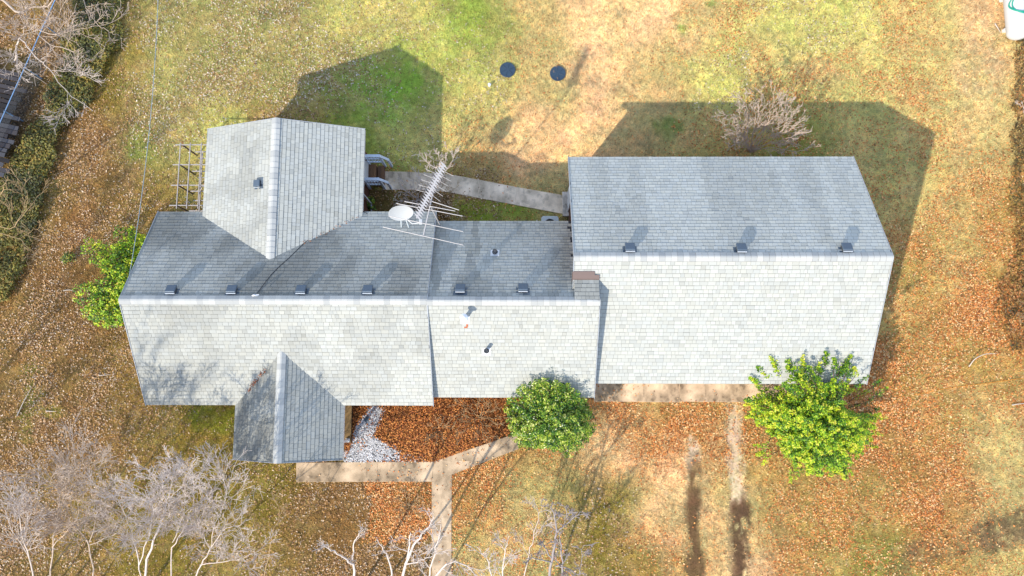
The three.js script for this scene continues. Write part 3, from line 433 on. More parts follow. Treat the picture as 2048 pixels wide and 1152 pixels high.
// ---------------------------------------------------------------- yard things
{ // septic lids
  const m = mat([0.03, 0.055, 0.09], 0.35), names = ['navy plastic tank lid, the one nearer the small white cap', 'navy plastic tank lid with curled leaf bits, the one beside bare tan grass'];
  [[-0.568,0.06,-14.436], [1.761,0.06,-14.261]].forEach((p, i) => {
    const t = thing('tank_lid', names[i], 'lid', [p[0], 0, p[2]], i * 0.4, 'tank lids in the lawn');
    mesh('riser', new THREE.CylinderGeometry(0.33, 0.34, 0.09, 40).translate(0, 0.03, 0), m, t);
    const prof = [[0, 0.1], [0.2, 0.095], [0.31, 0.085], [0.325, 0.1], [0.355, 0.1], [0.365, 0.085], [0.365, 0.06]].map((q) => new THREE.Vector2(...q)); mesh('cover', new THREE.LatheGeometry(prof, 48), m, t);
    for (let k = 0; k < 6; k++) mesh('rib', new RoundedBoxGeometry(0.22, 0.04, 0.026, 1, 0.008).translate(0.19, 0.1, 0).rotateY(k * Math.PI / 3 + 0.3), m, t);
    for (let k = 0; k < 8; k++) mesh('screw', new THREE.CylinderGeometry(0.012, 0.012, 0.012, 8).translate(0.34, 0.104, 0).rotateY(k * Math.PI / 4), m, t);
    if (i) { const lf = mat(rgb(206, 170, 140, 0.7)); for (const [x, z, r] of [[-0.2, -0.16, 0.5], [0.02, -0.27, 1.6], [-0.18, 0.22, 0.7]]) mesh('leaf_scrap', new THREE.TorusGeometry(0.07, 0.011, 5, 8, 1.6).rotateX(Math.PI / 2).rotateY(r).translate(x, 0.115, z), lf, t); }
  });
  const p = [-1.398,0.1,-13.67], c = thing('cleanout_cap', 'small white pipe cap sticking out of the lawn', 'pipe cap', [p[0], 0, p[2]]); mesh('pipe', new THREE.CylinderGeometry(0.055, 0.055, 0.2, 16).translate(0, 0.1, 0), white, c); mesh('plug', mergeGeometries([new THREE.CylinderGeometry(0.075, 0.075, 0.05, 16).translate(0, 0.21, 0), new THREE.BoxGeometry(0.05, 0.04, 0.05).translate(0, 0.25, 0)]), white, c);
}
{ // propane tank and hose
  const p = [22.677,0.6,-15.576], x = p[0] + 0.02, z = p[2], t = thing('gas_tank', 'white horizontal gas tank at the yard corner', 'tank', [x, 0, z]), m = mat(rgb(236, 238, 240, 0.7), 0.4);
  const prof = [], r = 0.48, L = 3.0; for (let i = 0; i <= 10; i++) { const a = i / 10 * Math.PI / 2; prof.push(new THREE.Vector2(Math.sin(a) * r, -Math.cos(a) * r * 0.72)); } for (let i = 10; i >= 0; i--) { const a = i / 10 * Math.PI / 2; prof.push(new THREE.Vector2(Math.sin(a) * r, L - r + Math.cos(a) * r * 0.72)); }
  mesh('shell', new THREE.LatheGeometry(prof, 40).rotateX(-Math.PI / 2).translate(0, 0.68, -0.36), m, t);
  for (const q of [-0.7, -2.2]) mesh('leg', boxAt(-0.3, 0.3, 0, 0.34, q - 0.06, q + 0.06), white, t);
  mesh('valve_dome', new THREE.CylinderGeometry(0.19, 0.2, 0.2, 24).translate(0, 1.2, -2.05), m, t);
  const b = new Build(), pts = []; for (let i = 0; i <= 120; i++) { const a = i / 120 * Math.PI * 8, q = 0.43 + 0.035 * Math.sin(i * 0.31), ca = Math.cos(a) * q, y = 0.68 + Math.sqrt(Math.max(0.01, 0.48 * 0.48 - ca * ca)) + 0.03 + 0.012 * (i / 30); pts.push(new THREE.Vector3(x + ca, y, z - 1.5 + Math.sin(a) * q * 1.1)); }
  b.tube(pts, 0.022, 6); tag(mesh('garden_hose', b.geo(), mat(rgb(30, 160, 140, 0.9), 0.45)), 'green garden hose coiled on the white gas tank', 'hose');
}
{ // chain link fence and the low board roof behind it
  const A = [-23.725,1.25,-9.973], B = [-20.894,1.25,-18.182], f = thing('chain_link_fence', 'chain link fence with a pale top rail along the west edge', 'fence'), m = mat(rgb(150, 186, 226, 0.85), 0.35, 0.4), w = mat(rgb(96, 106, 116, 0.6), 0.6, 0.3);
  let b = new Build(); b.tube([V(A), V(B)], 0.024, 8); mesh('top_rail', b.geo(), m, f);
  for (let i = 0; i <= 4; i++) { const t = i / 4, x = mix(A[0], B[0], t), z = mix(A[2], B[2], t); b = new Build(); b.tube([new THREE.Vector3(x, 0, z), new THREE.Vector3(x, 1.3, z)], 0.03, 8); mesh('post', b.geo(), m, f); }
  b = new Build(); const L = Math.hypot(B[0] - A[0], B[2] - A[2]), h = 1.2; for (let s = -h; s < L; s += 0.09) for (const g of [0, 1]) { const s0 = clamp(s, 0, L), s1 = clamp(s + h, 0, L); if (s1 - s0 < 0.05) continue; const y0 = s0 - s, y1 = s1 - s; const P = (q, y) => new THREE.Vector3(mix(A[0], B[0], q / L), 0.03 + (g ? h - y : y), mix(A[2], B[2], q / L)); b.tube([P(s0, y0), P(s1, y1)], 0.004, 3, false); } mesh('wire_mesh', b.geo(), w, f);
  const shed = thing('board_shed', 'low dark weathered board shed behind the chain link fence', 'shed'), boards = [rgb(84, 76, 80, 0.45), rgb(104, 98, 104, 0.45), rgb(58, 54, 58, 0.45), rgb(118, 118, 128, 0.45)].map((c) => mat(c, 0.9, 0, { map: dust }));
  const O = V([-25.822,1,-14.563]), along = V([-26.124,1,-9.639]).sub(O), out = V([-22.553,0.9,-13.883]).sub(O), n = 22; out.y = -0.35;
  for (let i = 0; i < n; i++) { const p = O.clone().addScaledVector(along, i / n), k = rr(0.86, 1.02), q = p.clone().addScaledVector(out, k), bb = new Build(); p.y += rr(0, 0.03); q.y += rr(0, 0.04); bb.bar([p.x, p.y, p.z], [q.x, q.y, q.z], along.length() / n * rr(0.7, 0.93), 0.03); mesh('board', bb.geo(), pick(boards), shed); }
  const lo = O.clone().addScaledVector(out, 0.1), hi = O.clone().addScaledVector(out, 0.75); for (const q of [lo, hi]) { const bb = new Build(), e = q.clone().add(along); bb.bar([q.x, q.y - 0.07, q.z], [e.x, e.y - 0.07, e.z], 0.09, 0.09); mesh('joist', bb.geo(), boards[2], shed); for (const r of [q, e]) { const pb = new Build(); pb.bar([r.x, 0, r.z], [r.x, r.y - 0.12, r.z], 0.1, 0.1); mesh('post', pb.geo(), boards[2], shed); } }
}
{ // stepping stone, gravel
  const p = [-6.662,0,1.549], s = thing('stepping_stone', 'dark blue stepping stone in the white gravel', 'stone', [p[0], 0, p[2]], 0.6); mesh('stone', new RoundedBoxGeometry(0.26, 0.08, 0.2, 2, 0.03).translate(0, 0.06, 0), mat([0.07, 0.1, 0.13], 0.7), s);
  const poly = [[-6.523,0,0.986], [-5.948,0,1.115], [-6.279,0,1.937], [-6.445,0,2.281], [-5.98,0,2.537], [-5.206,0,2.92], [-4.439,0,3.132], [-3.717,0,3.321], [-7.595,0,3.354], [-7.608,0,2.949], [-7.262,0,2.819], [-7.278,0,2.283], [-7.115,0,1.853], [-6.817,0,1.506]];
  const g = new THREE.IcosahedronGeometry(1, 0).scale(1, 0.6, 0.8), N = 5200, im = new THREE.InstancedMesh(g, new THREE.MeshStandardMaterial({ roughness: 0.85, flatShading: true }), N), o = new THREE.Object3D(); let n = 0;
  while (n < N) { const x = rr(-8, -3.4), z = rr(0.8, 3.5); if (!inPoly(poly, x + 0.2 * (rnd() - 0.5), z + 0.2 * (rnd() - 0.5)) || blocked(x, z)) continue; if (x > -6.6 && rnd() < 0.85 * smooth(-6.8, -4.6, x)) continue; const r = rr(0.018, 0.05); o.position.set(x, 0.035 + rnd() * 0.03, z); o.rotation.set(rnd() * 6, rnd() * 6, rnd() * 6); o.scale.setScalar(r); o.updateMatrix(); im.setMatrixAt(n, o.matrix); const k = rnd() < 0.2 ? rr(0.14, 0.3) : rr(0.44, 0.76); im.setColorAt(n, col([k * 1.0, k * 0.98, k * 0.99])); n++; }
  im.name = 'gravel'; im.castShadow = im.receiveShadow = true; scene.add(stuff(im)); im.userData.label = 'white gravel spread between the porch and the front path';
}
{ // fallen sticks, cord
  const st = mat(rgb(220, 206, 190, 0.8), 0.9);
  const stick = (pts, r, label) => { const b = new Build(), p = smoothPath(pts, 14); b.tube(p, p.map((q, i) => r * (1 - 0.7 * i / 14)), 5); tag(mesh('fallen_branch', b.geo(), st), label, 'branch'); };
  stick([[19.656,0.1,-0.784], [19.851,0.25,-1.106], [20.225,0.3,-1.3], [20.862,0.12,-1.351]], 0.03, 'pale curved fallen branch on the leaves near the east edge');
  stick([[21.412,0.06,0.878], [21.648,0.1,0.833], [22.183,0.08,0.789]], 0.03, 'short pale branch cut off by the east edge');
  stick([[-22.098,0.06,1.454], [-21.781,0.1,0.713], [-21.529,0.08,0.189]], 0.022, 'long straight fallen branch at the far west of the leafy yard');
  stick([[-20.839,0.05,1.235], [-20.388,0.06,1.255]], 0.03, 'short pale stick lying level in a mossy patch');
  stick([[-18.607,0.05,-0.321], [-18.071,0.06,-0.366]], 0.026, 'short stick west of the main roof');
  stick([[-18.864,0.05,0.708], [-18.723,0.06,0.445]], 0.022, 'tiny upright looking stick below the other western sticks');
  stick([[-20.482,0.06,-4.109], [-20.166,0.1,-4.127], [-19.9,0.08,-4.039]], 0.024, 'pale stick beside the western bush');
  stick([[22.092,0.05,-16.651], [22.31,0.08,-16.17]], 0.035, 'short stick beside the gas tank');
  const b = new Build(); b.tube(smoothPath([[17.251,0.05,0.456], [18.357,0.04,0.216], [20.099,0.06,-0.025], [22.738,0.05,-0.377]], 30), 0.012, 5); tag(mesh('orange_cord', b.geo(), mat(rgb(236, 156, 50, 0.85), 0.6)), 'thin orange cord lying across the leaves at the east side', 'cord');
}

// ---------------------------------------------------------------- bare trees and shrubs
const barks = [rgb(232, 216, 206, 0.72), rgb(222, 200, 182, 0.68), rgb(236, 222, 214, 0.74), rgb(210, 178, 134, 0.64), rgb(182, 172, 172, 0.66)].map((c) => mat(c, 0.9, 0, { bumpMap: dust, bumpScale: 0.01 }));
const up = new THREE.Vector3(0, 1, 0);
function twig(bs, p, d, len, r, lev, max, o) {
  const n = lev >= max ? 3 : 5, pts = [p.clone()], rad = [r], dir = d.clone(), q = p.clone(), dirs = [dir.clone()];
  for (let i = 1; i <= n; i++) { dir.add(new THREE.Vector3(rr(-1, 1), rr(-1, 1) + o.up, rr(-1, 1)).multiplyScalar(o.wob)).normalize(); q.addScaledVector(dir, len / n); if (q.y < 0.12) { q.y = 0.12; dir.y = Math.abs(dir.y); } pts.push(q.clone()); dirs.push(dir.clone()); rad.push(Math.max(o.min, r * (1 - 0.7 * i / n))); }
  bs[lev >= 2 ? 1 : 0].tube(pts, rad, lev >= 3 ? 3 : 4, false);
  if (lev >= max) return;
  kids(bs, pts, dirs, rad, len, lev + 1, max, o, 0.25);
}
function kids(bs, pts, dirs, rad, len, lev, max, o, from) {
  const n = Math.round(o.kids[Math.min(lev - 1, o.kids.length - 1)] * rr(0.8, 1.2)), m = pts.length - 1;
  for (let k = 0; k < n; k++) {
    const t = from + (1 - from) * (k + rnd()) / n, i = Math.min(m, Math.max(1, Math.round(t * m))), d = dirs[i].clone(), ax = new THREE.Vector3(rr(-1, 1), rr(-1, 1) * 0.7, rr(-1, 1)).cross(d).normalize();
    d.applyAxisAngle(ax, rr(0.35, 0.9)); d.y += o.up * 0.3; d.normalize();
    twig(bs, pts[i], d, len * rr(0.38, 0.68) * (1.15 - 0.45 * t), Math.max(o.min, rad[i] * rr(0.45, 0.7)), lev, max, o);
  }
}
function bareTree(name, label, category, bark, limbs, opt = {}, group) { // limbs: [points, start radius, end radius]; each starts at the foot or on an earlier limb
  const o = { up: 0.3, wob: 0.15, kids: [12, 6, 5], min: 0.007, max: 3, from: 0.35, ...opt }, t = thing(name, label, category, [0, 0, 0], 0, group), m = barks[bark], fine = new Build();
  limbs.forEach(([p, r0, r1], i) => {
    const pts = smoothPath(p, Math.max(8, p.length * 3)), rad = pts.map((q, k) => (o.thick ?? 0.31) * mix(r0, r1, k / (pts.length - 1))), dirs = pts.map((q, k) => pts[Math.min(pts.length - 1, k + 1)].clone().sub(pts[Math.max(0, k - 1)]).normalize()), b = new Build();
    for (let k = 1; k < pts.length - 1; k++) pts[k].add(new THREE.Vector3(rr(-1, 1), rr(-1, 1), rr(-1, 1)).multiplyScalar(0.045));
    b.tube(pts, rad, 7);
    const len = new THREE.CatmullRomCurve3(pts).getLength(), bs = [b, fine];
    kids(bs, pts, dirs, rad, Math.min(len * 0.7, o.reach ?? 2.6), 1, o.max, o, p[0][1] < 0.6 ? o.from : 0.15);
    mesh(i ? 'branch' : 'trunk', b.geo(), m, t);
  });
  stuff(mesh('twigs', fine.geo(), m, t));
  return t;
}
bareTree('bare_tree', 'pale leafless tree in the bottom left corner, nearest the west side', 'tree', 0, [[[[-20.635,0,8.796], [-19.688,2.2,6.961], [-19.088,3.6,5.905], [-18.483,5,4.468], [-18.468,5.8,3.645]], 0.12, 0.035], [[[-19.088,3.6,5.905], [-18.118,4.8,4.858], [-17.517,5.5,3.946]], 0.06, 0.02], [[[-19.688,2.2,6.961], [-19.366,4,5.367], [-19.148,5,4.292]], 0.07, 0.02]]);
bareTree('bare_tree', 'slim pale leafless tree, second from the left along the bottom', 'tree', 1, [[[[-20.102,0,8.998], [-18.587,2.5,6.506], [-17.54,4,4.992], [-17.029,5.2,3.719], [-17.436,6,3.18]], 0.11, 0.03], [[[-17.54,4,4.992], [-16.423,5,3.563], [-15.488,5.8,2.933]], 0.06, 0.02], [[[-18.587,2.5,6.506], [-16.894,4,5.174], [-16.182,5,4.281]], 0.06, 0.02], [[[-17.54,4,4.992], [-16.743,5,3.744], [-15.911,6,2.476]], 0.05, 0.015]]);
bareTree('bare_tree', 'pale leafless tree forking low, third from the left along the bottom', 'tree', 1, [[[[-18.219,0,8.887], [-17.133,2.5,6.404], [-17.171,3.5,5.45], [-17.362,4.2,4.957]], 0.11, 0.03], [[[-17.084,2.6,6.287], [-16.086,4,4.987], [-15.355,5,4.189], [-15.038,6,3.085]], 0.06, 0.02], [[[-17.133,2.5,6.404], [-15.463,3.4,5.65], [-14.576,4.4,4.731]], 0.05, 0.015]]);
bareTree('bare_tree', 'largest pale leafless tree with a thick leaning trunk at bottom left', 'tree', 2, [[[[-16.095,0,9.183], [-14.681,2.5,6.586], [-13.553,4,5.161], [-12.982,5,4.27], [-13.073,6,3.253]], 0.17, 0.035], [[[-13.553,4,5.161], [-12.593,5.2,3.972], [-11.627,6,3.509]], 0.06, 0.02], [[[-12.982,5,4.27], [-12.438,5.8,3.45], [-12.106,6.4,2.859]], 0.05, 0.02], [[[-15.841,0.4,8.668], [-15.24,2.5,6.588], [-14.984,3.5,5.629], [-14.775,5,4.276]], 0.09, 0.025], [[[-15.428,1.8,7.325], [-14.006,4,5.531], [-13.488,5,4.45], [-13.554,5.5,3.844]], 0.08, 0.025]]);
bareTree('bare_tree', 'thin upright leafless tree just right of the largest pale tree', 'tree', 0, [[[[-14.865,0,8.973], [-13.873,2.3,6.625], [-12.945,3.6,5.602], [-12.011,5,4.445], [-11.671,6,2.726]], 0.09, 0.02], [[[-13.755,2.6,6.274], [-12.534,4.2,4.756], [-11.671,5,4.265]], 0.05, 0.018]]);
bareTree('bare_tree', 'wide spreading leafless tree south west of the porch', 'tree', 0, [[[[-14.093,0,8.97], [-12.944,1.8,7.315], [-12.085,3,6.468], [-10.959,4.5,5.424], [-10.188,5,5.15]], 0.11, 0.03], [[[-12.085,3,6.468], [-11.343,4.5,5.246], [-10.509,5.6,3.996], [-10.547,6,3.332]], 0.06, 0.02], [[[-12.944,1.8,7.315], [-10.902,3.5,6.726], [-9.62,4.5,6.137]], 0.07, 0.02], [[[-12.085,3,6.468], [-11.981,4.2,5.485], [-11.797,5,4.979]], 0.05, 0.02]]);
bareTree('bare_tree', 'small wispy leafless tree directly below the porch', 'tree', 3, [[[[-11.055,0,8.955], [-10.274,1.6,7.153], [-9.61,3,5.702], [-9.155,3.8,4.809], [-9.277,4.4,4.073]], 0.06, 0.015], [[[-10.274,1.6,7.153], [-10.357,3,5.705], [-10.272,3.6,5.033]], 0.03, 0.01]], { kids: [5, 4, 3], reach: 1.8 });
bareTree('bare_tree', 'white stemmed leafless tree left of the front path at the bottom', 'tree', 2, [[[[-7.195,0,9.446], [-6.471,3,7.008], [-6.654,3.6,6.648], [-6.948,4.4,6.183], [-7.145,4.9,5.865]], 0.10, 0.03], [[[-6.453,3.2,6.775], [-6.18,4.2,5.916], [-5.874,4.9,5.435]], 0.06, 0.02], [[[-6.358,1,9.157], [-4.924,3,7.374], [-5.022,4,6.37], [-5.245,4.6,5.741]], 0.09, 0.025]], { kids: [5, 3, 3], reach: 1.2, up: 0.2, from: 0.75, thick: 0.55 });
bareTree('bare_tree', 'white leafless tree with long limbs crossing the front path', 'tree', 2, [[[[-5.062,0,9.739], [-4.407,3,6.999], [-3.872,4.2,5.906], [-3.42,4.9,5.32], [-3.078,5.4,4.771]], 0.12, 0.03], [[[-4.342,3.2,6.803], [-4.116,4.2,5.907], [-4,4.8,5.447]], 0.07, 0.03], [[[-4.355,3.1,6.938], [-3.668,3.8,6.627], [-3.246,4.2,6.391]], 0.05, 0.02], [[[-4.085,1,9.44], [-3.506,3,7.368], [-3.109,4.3,6.063], [-2.863,5,5.122]], 0.08, 0.022], [[[-3.725,2.4,8.085], [-2.747,3.5,6.838], [-2.137,4,6.72], [-1.559,4.2,7.101]], 0.08, 0.025], [[[-0.971,2,8.94], [-1.161,3.5,6.831], [-1.473,4.2,6.131]], 0.06, 0.02], [[[-0.772,2,8.844], [-0.542,4,6.388], [-0.458,4.6,5.811]], 0.06, 0.02]], { kids: [6, 4, 3], reach: 1.5, up: 0.2, from: 0.6, thick: 0.55, min: 0.008 });
bareTree('bare_tree', 'grey craggy leafless tree with stubby limbs right of the front path', 'tree', 4, [[[[1.128,0,9.405], [1.326,1.55,7.115], [1.462,2.232,5.998], [1.361,2.79,5.128], [1.234,3.038,4.744]], 0.15, 0.035], [[[1.499,2.294,5.908], [1.914,2.728,5.404], [2.366,3.038,4.968]], 0.07, 0.025], [[[1.767,1.24,7.776], [1.717,1.86,6.849], [1.601,2.232,6.094]], 0.09, 0.05], [[[1.326,1.55,7.115], [1.069,1.984,6.592], [0.922,2.232,6.27]], 0.07, 0.03], [[[1.328,1.488,7.228], [0.726,1.984,6.981], [0.383,2.17,6.96]], 0.07, 0.02], [[[1.493,1.426,7.379], [1.794,1.86,7.353], [2.406,2.232,7.53]], 0.08, 0.03], [[[1.914,2.728,5.328], [1.842,2.976,5.056], [1.732,3.224,4.713]], 0.05, 0.02], [[[2.483,1.24,7.773], [2.503,1.86,6.846], [2.536,2.232,6.418]], 0.04, 0.015]], { kids: [6, 4, 2], reach: 1.0, up: 0.1, wob: 0.35, from: 0.5, thick: 0.46, min: 0.012 });
bareTree('bare_tree', 'slender leafless tree close beside the grey craggy one', 'tree', 0, [[[[0.026,0,9.107], [0.35,1.488,6.937], [0.584,2.17,6.013], [0.751,2.79,5.13], [0.412,3.1,4.319]], 0.08, 0.02], [[[0.751,2.79,5.13], [1.057,3.1,4.507]], 0.04, 0.015], [[[0.584,2.17,6.013], [1.201,2.852,5.213]], 0.035, 0.012], [[[0.35,1.488,6.937], [0.023,1.984,6.247], [-0.217,2.232,5.966]], 0.04, 0.015]], { kids: [5, 4, 3], reach: 1.4 });
bareTree('bare_tree', 'big tangled leafless tree over the shed in the top left corner', 'tree', 1, [[[[-26.978,0,-19.782], [-22.303,3,-16.363], [-20.449,4.4,-15.053], [-19.634,5,-14.948], [-18.203,6,-14.556], [-17.771,6.4,-14.704]], 0.22, 0.04], [[[-20.449,4.4,-15.053], [-19.726,5,-14.375], [-19.462,5.2,-13.999], [-19.326,5.4,-13.483]], 0.09, 0.03], [[[-20.129,4.6,-14.796], [-18.988,5.2,-14.313], [-17.995,5.8,-14.064], [-17.058,6.4,-13.45]], 0.07, 0.02], [[[-19.611,5,-14.206], [-18.171,5.6,-13.485], [-17.146,6,-13.489], [-15.829,6.6,-13.346]], 0.06, 0.02], [[[-19.562,5,-14.1], [-18.334,5.6,-13.074], [-17.277,6,-12.679], [-16.594,6.4,-11.895]], 0.06, 0.02], [[[-20.449,4.4,-15.053], [-20.343,5,-14.504], [-20.281,5.2,-14.212]], 0.06, 0.03]], { kids: [9, 5, 3], reach: 2.4 });
bareTree('bare_tree', 'leafless tree with one long diagonal limb beside the fence', 'tree', 0, [[[[-23.71,0,-14.887], [-21.914,2.4,-14.49], [-21.107,3.4,-14.439], [-20.267,4,-13.709], [-19.47,4.5,-13.003], [-18.65,5,-12.315], [-17.491,5.6,-11.097], [-16.087,6.2,-10.164]], 0.13, 0.02], [[[-21.781,2.6,-14.509], [-21.3,3.4,-13.729], [-20.938,4.6,-12.412]], 0.06, 0.02], [[[-21.992,2.4,-14.376], [-20.988,3.6,-13.153], [-20.445,4.2,-12.286]], 0.05, 0.015], [[[-21.107,3.4,-14.439], [-20.543,4,-14.495], [-19.687,5,-14.63]], 0.06, 0.02], [[[-21.107,3.4,-14.439], [-20.939,4.4,-14.297], [-21.023,5,-14.21]], 0.05, 0.02], [[[-17.491,5.6,-11.097], [-17.314,5.9,-10.418], [-17.413,6.1,-9.85]], 0.025, 0.01], [[[-18.65,5,-12.315], [-17.593,5.4,-12.096], [-16.744,5.8,-11.758]], 0.03, 0.01]], { kids: [7, 4, 3], reach: 1.8 });
bareTree('bare_tree', 'slender leafless sapling arching over the hedge at the top left', 'tree', 1, [[[[-21.19,0,-19.504], [-18.659,3.4,-16.313], [-17.911,4.2,-15.411], [-16.788,5,-14.155], [-16.231,5.3,-13.731], [-16.27,5.4,-13.122], [-17.061,5,-12.686]], 0.06, 0.014], [[[-17.911,4.2,-15.411], [-16.872,4.8,-15.152], [-16.544,5,-14.959]], 0.025, 0.01], [[[-16.231,5.3,-13.731], [-15.612,5.6,-13.436], [-15.307,5.7,-13.182]], 0.02, 0.008]], { kids: [5, 3, 2], reach: 1.0 });
bareTree('bare_tree', 'olive leafless tree on the west edge below the shed', 'tree', 3, [[[[-24.543,0,-6.658], [-22.726,2,-7.346], [-21.492,3.2,-7.738], [-20.855,3.8,-8.039]], 0.13, 0.04], [[[-23.574,1,-6.906], [-21.166,2.6,-6.517], [-20.1,3.4,-7.118], [-18.861,4.2,-7.743]], 0.05, 0.015], [[[-21.17,2.6,-6.56], [-20.209,3.4,-7.433], [-20.108,3.8,-7.914], [-20.199,4,-8.15]], 0.035, 0.01], [[[-23.882,0.6,-6.65], [-20.811,2.8,-5.924], [-19.975,3.3,-5.369], [-19.545,3.5,-5.21]], 0.045, 0.012], [[[-20.949,2.6,-5.963], [-19.91,3.2,-6.263], [-19.345,3.5,-6.241]], 0.03, 0.01], [[[-21.3,2.4,-6.496], [-21.156,3,-7.109], [-20.975,3.6,-7.383]], 0.03, 0.01]], { kids: [5, 4, 2], reach: 1.3 });
bareTree('tall_bare_tree', 'tall leafless tree standing beyond the south west corner', 'tree', 4, [[[[-24, 0, 14.5], [-23.8, 4, 14.3], [-23.4, 8, 14], [-23, 12, 13.6], [-23, 16, 13]], 0.3, 0.06], [[[-23.8, 4, 14.3], [-21, 8, 13], [-19, 11, 12.4]], 0.14, 0.04], [[[-23.6, 6, 14.1], [-26, 10, 12.5], [-27, 13, 11.5]], 0.14, 0.04], [[[-23.4, 8, 14], [-21, 12, 15], [-20, 15, 15.5]], 0.12, 0.03], [[[-23.2, 9, 13.8], [-23.5, 12, 11], [-23.4, 15, 10]], 0.12, 0.03]], { kids: [8, 5, 3], reach: 3.2, from: 0.4, min: 0.012 });
bareTree('tall_bare_tree', 'tall forked leafless tree standing beyond the west side', 'tree', 4, [[[[-30.5, 0, 9], [-30.2, 4, 8.6], [-29.6, 8, 8], [-29, 12, 7.4], [-28.4, 15, 7]], 0.3, 0.06], [[[-30.2, 4, 8.6], [-28.6, 8, 10], [-27.6, 11, 10.6]], 0.14, 0.04], [[[-30, 5, 8.5], [-32, 9, 7], [-33, 12, 6]], 0.14, 0.04], [[[-29.6, 8, 8], [-29.5, 12, 5.6], [-29.4, 14, 4.6]], 0.12, 0.03]], { kids: [8, 5, 3], reach: 3.2, from: 0.4, min: 0.012 });
function bareShrub(label, bark, c, n, reach, h, spread = [-Math.PI, Math.PI], opt = {}) {
  const limbs = []; for (let i = 0; i < n; i++) { const a = mix(spread[0], spread[1], (i + rnd()) / n), q = reach * rr(0.55, 1), y = h * rr(0.55, 1); limbs.push([[[c[0] + rr(-0.15, 0.15), 0, c[2] + rr(-0.1, 0.1)], [c[0] + Math.cos(a) * q * 0.35, y * 0.45, c[2] + Math.sin(a) * q * 0.35], [c[0] + Math.cos(a + 0.15) * q * 0.75, y * 0.85, c[2] + Math.sin(a + 0.15) * q * 0.75], [c[0] + Math.cos(a) * q, y, c[2] + Math.sin(a) * q]], rr(0.03, 0.045), 0.015]); }
  return bareTree('bare_shrub', label, 'shrub', bark, limbs, { kids: [5, 3, 2], reach: reach * 0.5, max: 3, min: 0.006, from: 0.3, ...opt });
}
bareShrub('pale many stemmed leafless shrub behind the garage roof', 1, [10.518,0,-10.56], 30, 2.15, 2.75, [-3.5, 0.4], { min: 0.009, thick: 0.36, wob: 0.2, kids: [6, 3, 2] });
bareShrub('whitish leafless shrub beside the rear path under the antenna', 0, [-3.542,0,-9.023], 9, 1.3, 2.4, [-2.6, -0.6], { min: 0.009 });
bareShrub('tangled leafless shrub left of the antenna in the dark bed', 2, [-4.579,0,-8.324], 20, 1.25, 1.3);
bareShrub('low leafless shrub in the dark bed right of the antenna', 3, [-3.53,0,-8.23], 12, 1.0, 1.0);
bareShrub('wispy leafless bush in the orange leaf bed by the front path', 3, [-1.773,0,1.494], 16, 1.3, 0.7);
bareShrub('small low twiggy bush in the orange leaf bed left side', 3, [-3.475,0,1.972], 9, 0.8, 0.5);
bareShrub('dry tan twiggy clump in the leaves left of the front path', 3, [-4.769,0,5.206], 12, 0.8, 0.5);
bareShrub('grey twiggy shrub at the upper east edge', 0, [23.196,0,-12.437], 10, 0.9, 1.0);
bareShrub('tan twiggy shrub at the middle of the east edge', 3, [22.534,0,-3.167], 16, 1.3, 1.2);
bareShrub('thin leafless twigs at the south west corner of the house', 3, [-17.302,0,2.224], 6, 0.6, 0.5);

// ---------------------------------------------------------------- leafy shrubs
const stemBark = mat(rgb(120, 96, 70, 0.6), 0.9);
const leafGeo = (() => { const b = new Build(); b.quad([-0.5, 0, 0], [0, -0.07, -0.3], [0.5, 0.03, 0], [0, 0.0, 0], null).quad([-0.5, 0, 0], [0, 0, 0], [0.5, 0.03, 0], [0, -0.07, 0.3], null); return b.geo(); })();
function foliage(name, pts, size, colours, parent, rough = 0.55) { // pts: [position, outward, tone 0..1]
  const im = new THREE.InstancedMesh(leafGeo, new THREE.MeshPhysicalMaterial({ roughness: rough, transmission: 0.25, thickness: 0, side: THREE.DoubleSide }), pts.length), o = new THREE.Object3D(), q = new THREE.Vector3();
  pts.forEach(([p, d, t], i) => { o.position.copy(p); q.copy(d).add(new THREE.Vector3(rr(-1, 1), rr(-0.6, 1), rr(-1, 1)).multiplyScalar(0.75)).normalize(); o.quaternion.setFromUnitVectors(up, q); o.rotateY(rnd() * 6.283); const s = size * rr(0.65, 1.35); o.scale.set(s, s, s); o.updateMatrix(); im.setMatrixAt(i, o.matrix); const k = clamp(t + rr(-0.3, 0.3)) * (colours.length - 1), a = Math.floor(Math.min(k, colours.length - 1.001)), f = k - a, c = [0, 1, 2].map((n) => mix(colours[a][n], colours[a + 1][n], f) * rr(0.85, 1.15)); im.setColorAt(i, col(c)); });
  im.name = numbered(name); im.castShadow = im.receiveShadow = true; parent.add(im); return im;
}
function crown(name, pts, size, colours, parent, rough) { // the same leaves joined into one crown
  const b = new Build(), o = new THREE.Object3D(), q = new THREE.Vector3(), pos = leafGeo.attributes.position, ix = leafGeo.index.array, v = new THREE.Vector3();
  for (const [p, d, t] of pts) {
    o.position.copy(p); q.copy(d).add(new THREE.Vector3(rr(-1, 1), rr(-0.6, 1), rr(-1, 1)).multiplyScalar(0.75)).normalize(); o.quaternion.setFromUnitVectors(up, q); o.rotateY(rnd() * 6.283); o.scale.setScalar(size * rr(0.65, 1.35)); o.updateMatrix();
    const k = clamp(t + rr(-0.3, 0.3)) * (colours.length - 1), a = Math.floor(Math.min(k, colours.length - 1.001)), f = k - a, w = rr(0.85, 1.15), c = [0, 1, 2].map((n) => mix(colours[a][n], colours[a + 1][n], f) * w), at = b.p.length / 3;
    for (let i = 0; i < pos.count; i++) { v.fromBufferAttribute(pos, i).applyMatrix4(o.matrix); b.v([v.x, v.y, v.z], c); }
    for (const i of ix) b.i.push(at + i);
  }
  return stuff(mesh(name, b.geo(), new THREE.MeshPhysicalMaterial({ vertexColors: true, roughness: rough, transmission: 0.3, thickness: 0, side: THREE.DoubleSide }), parent));
}
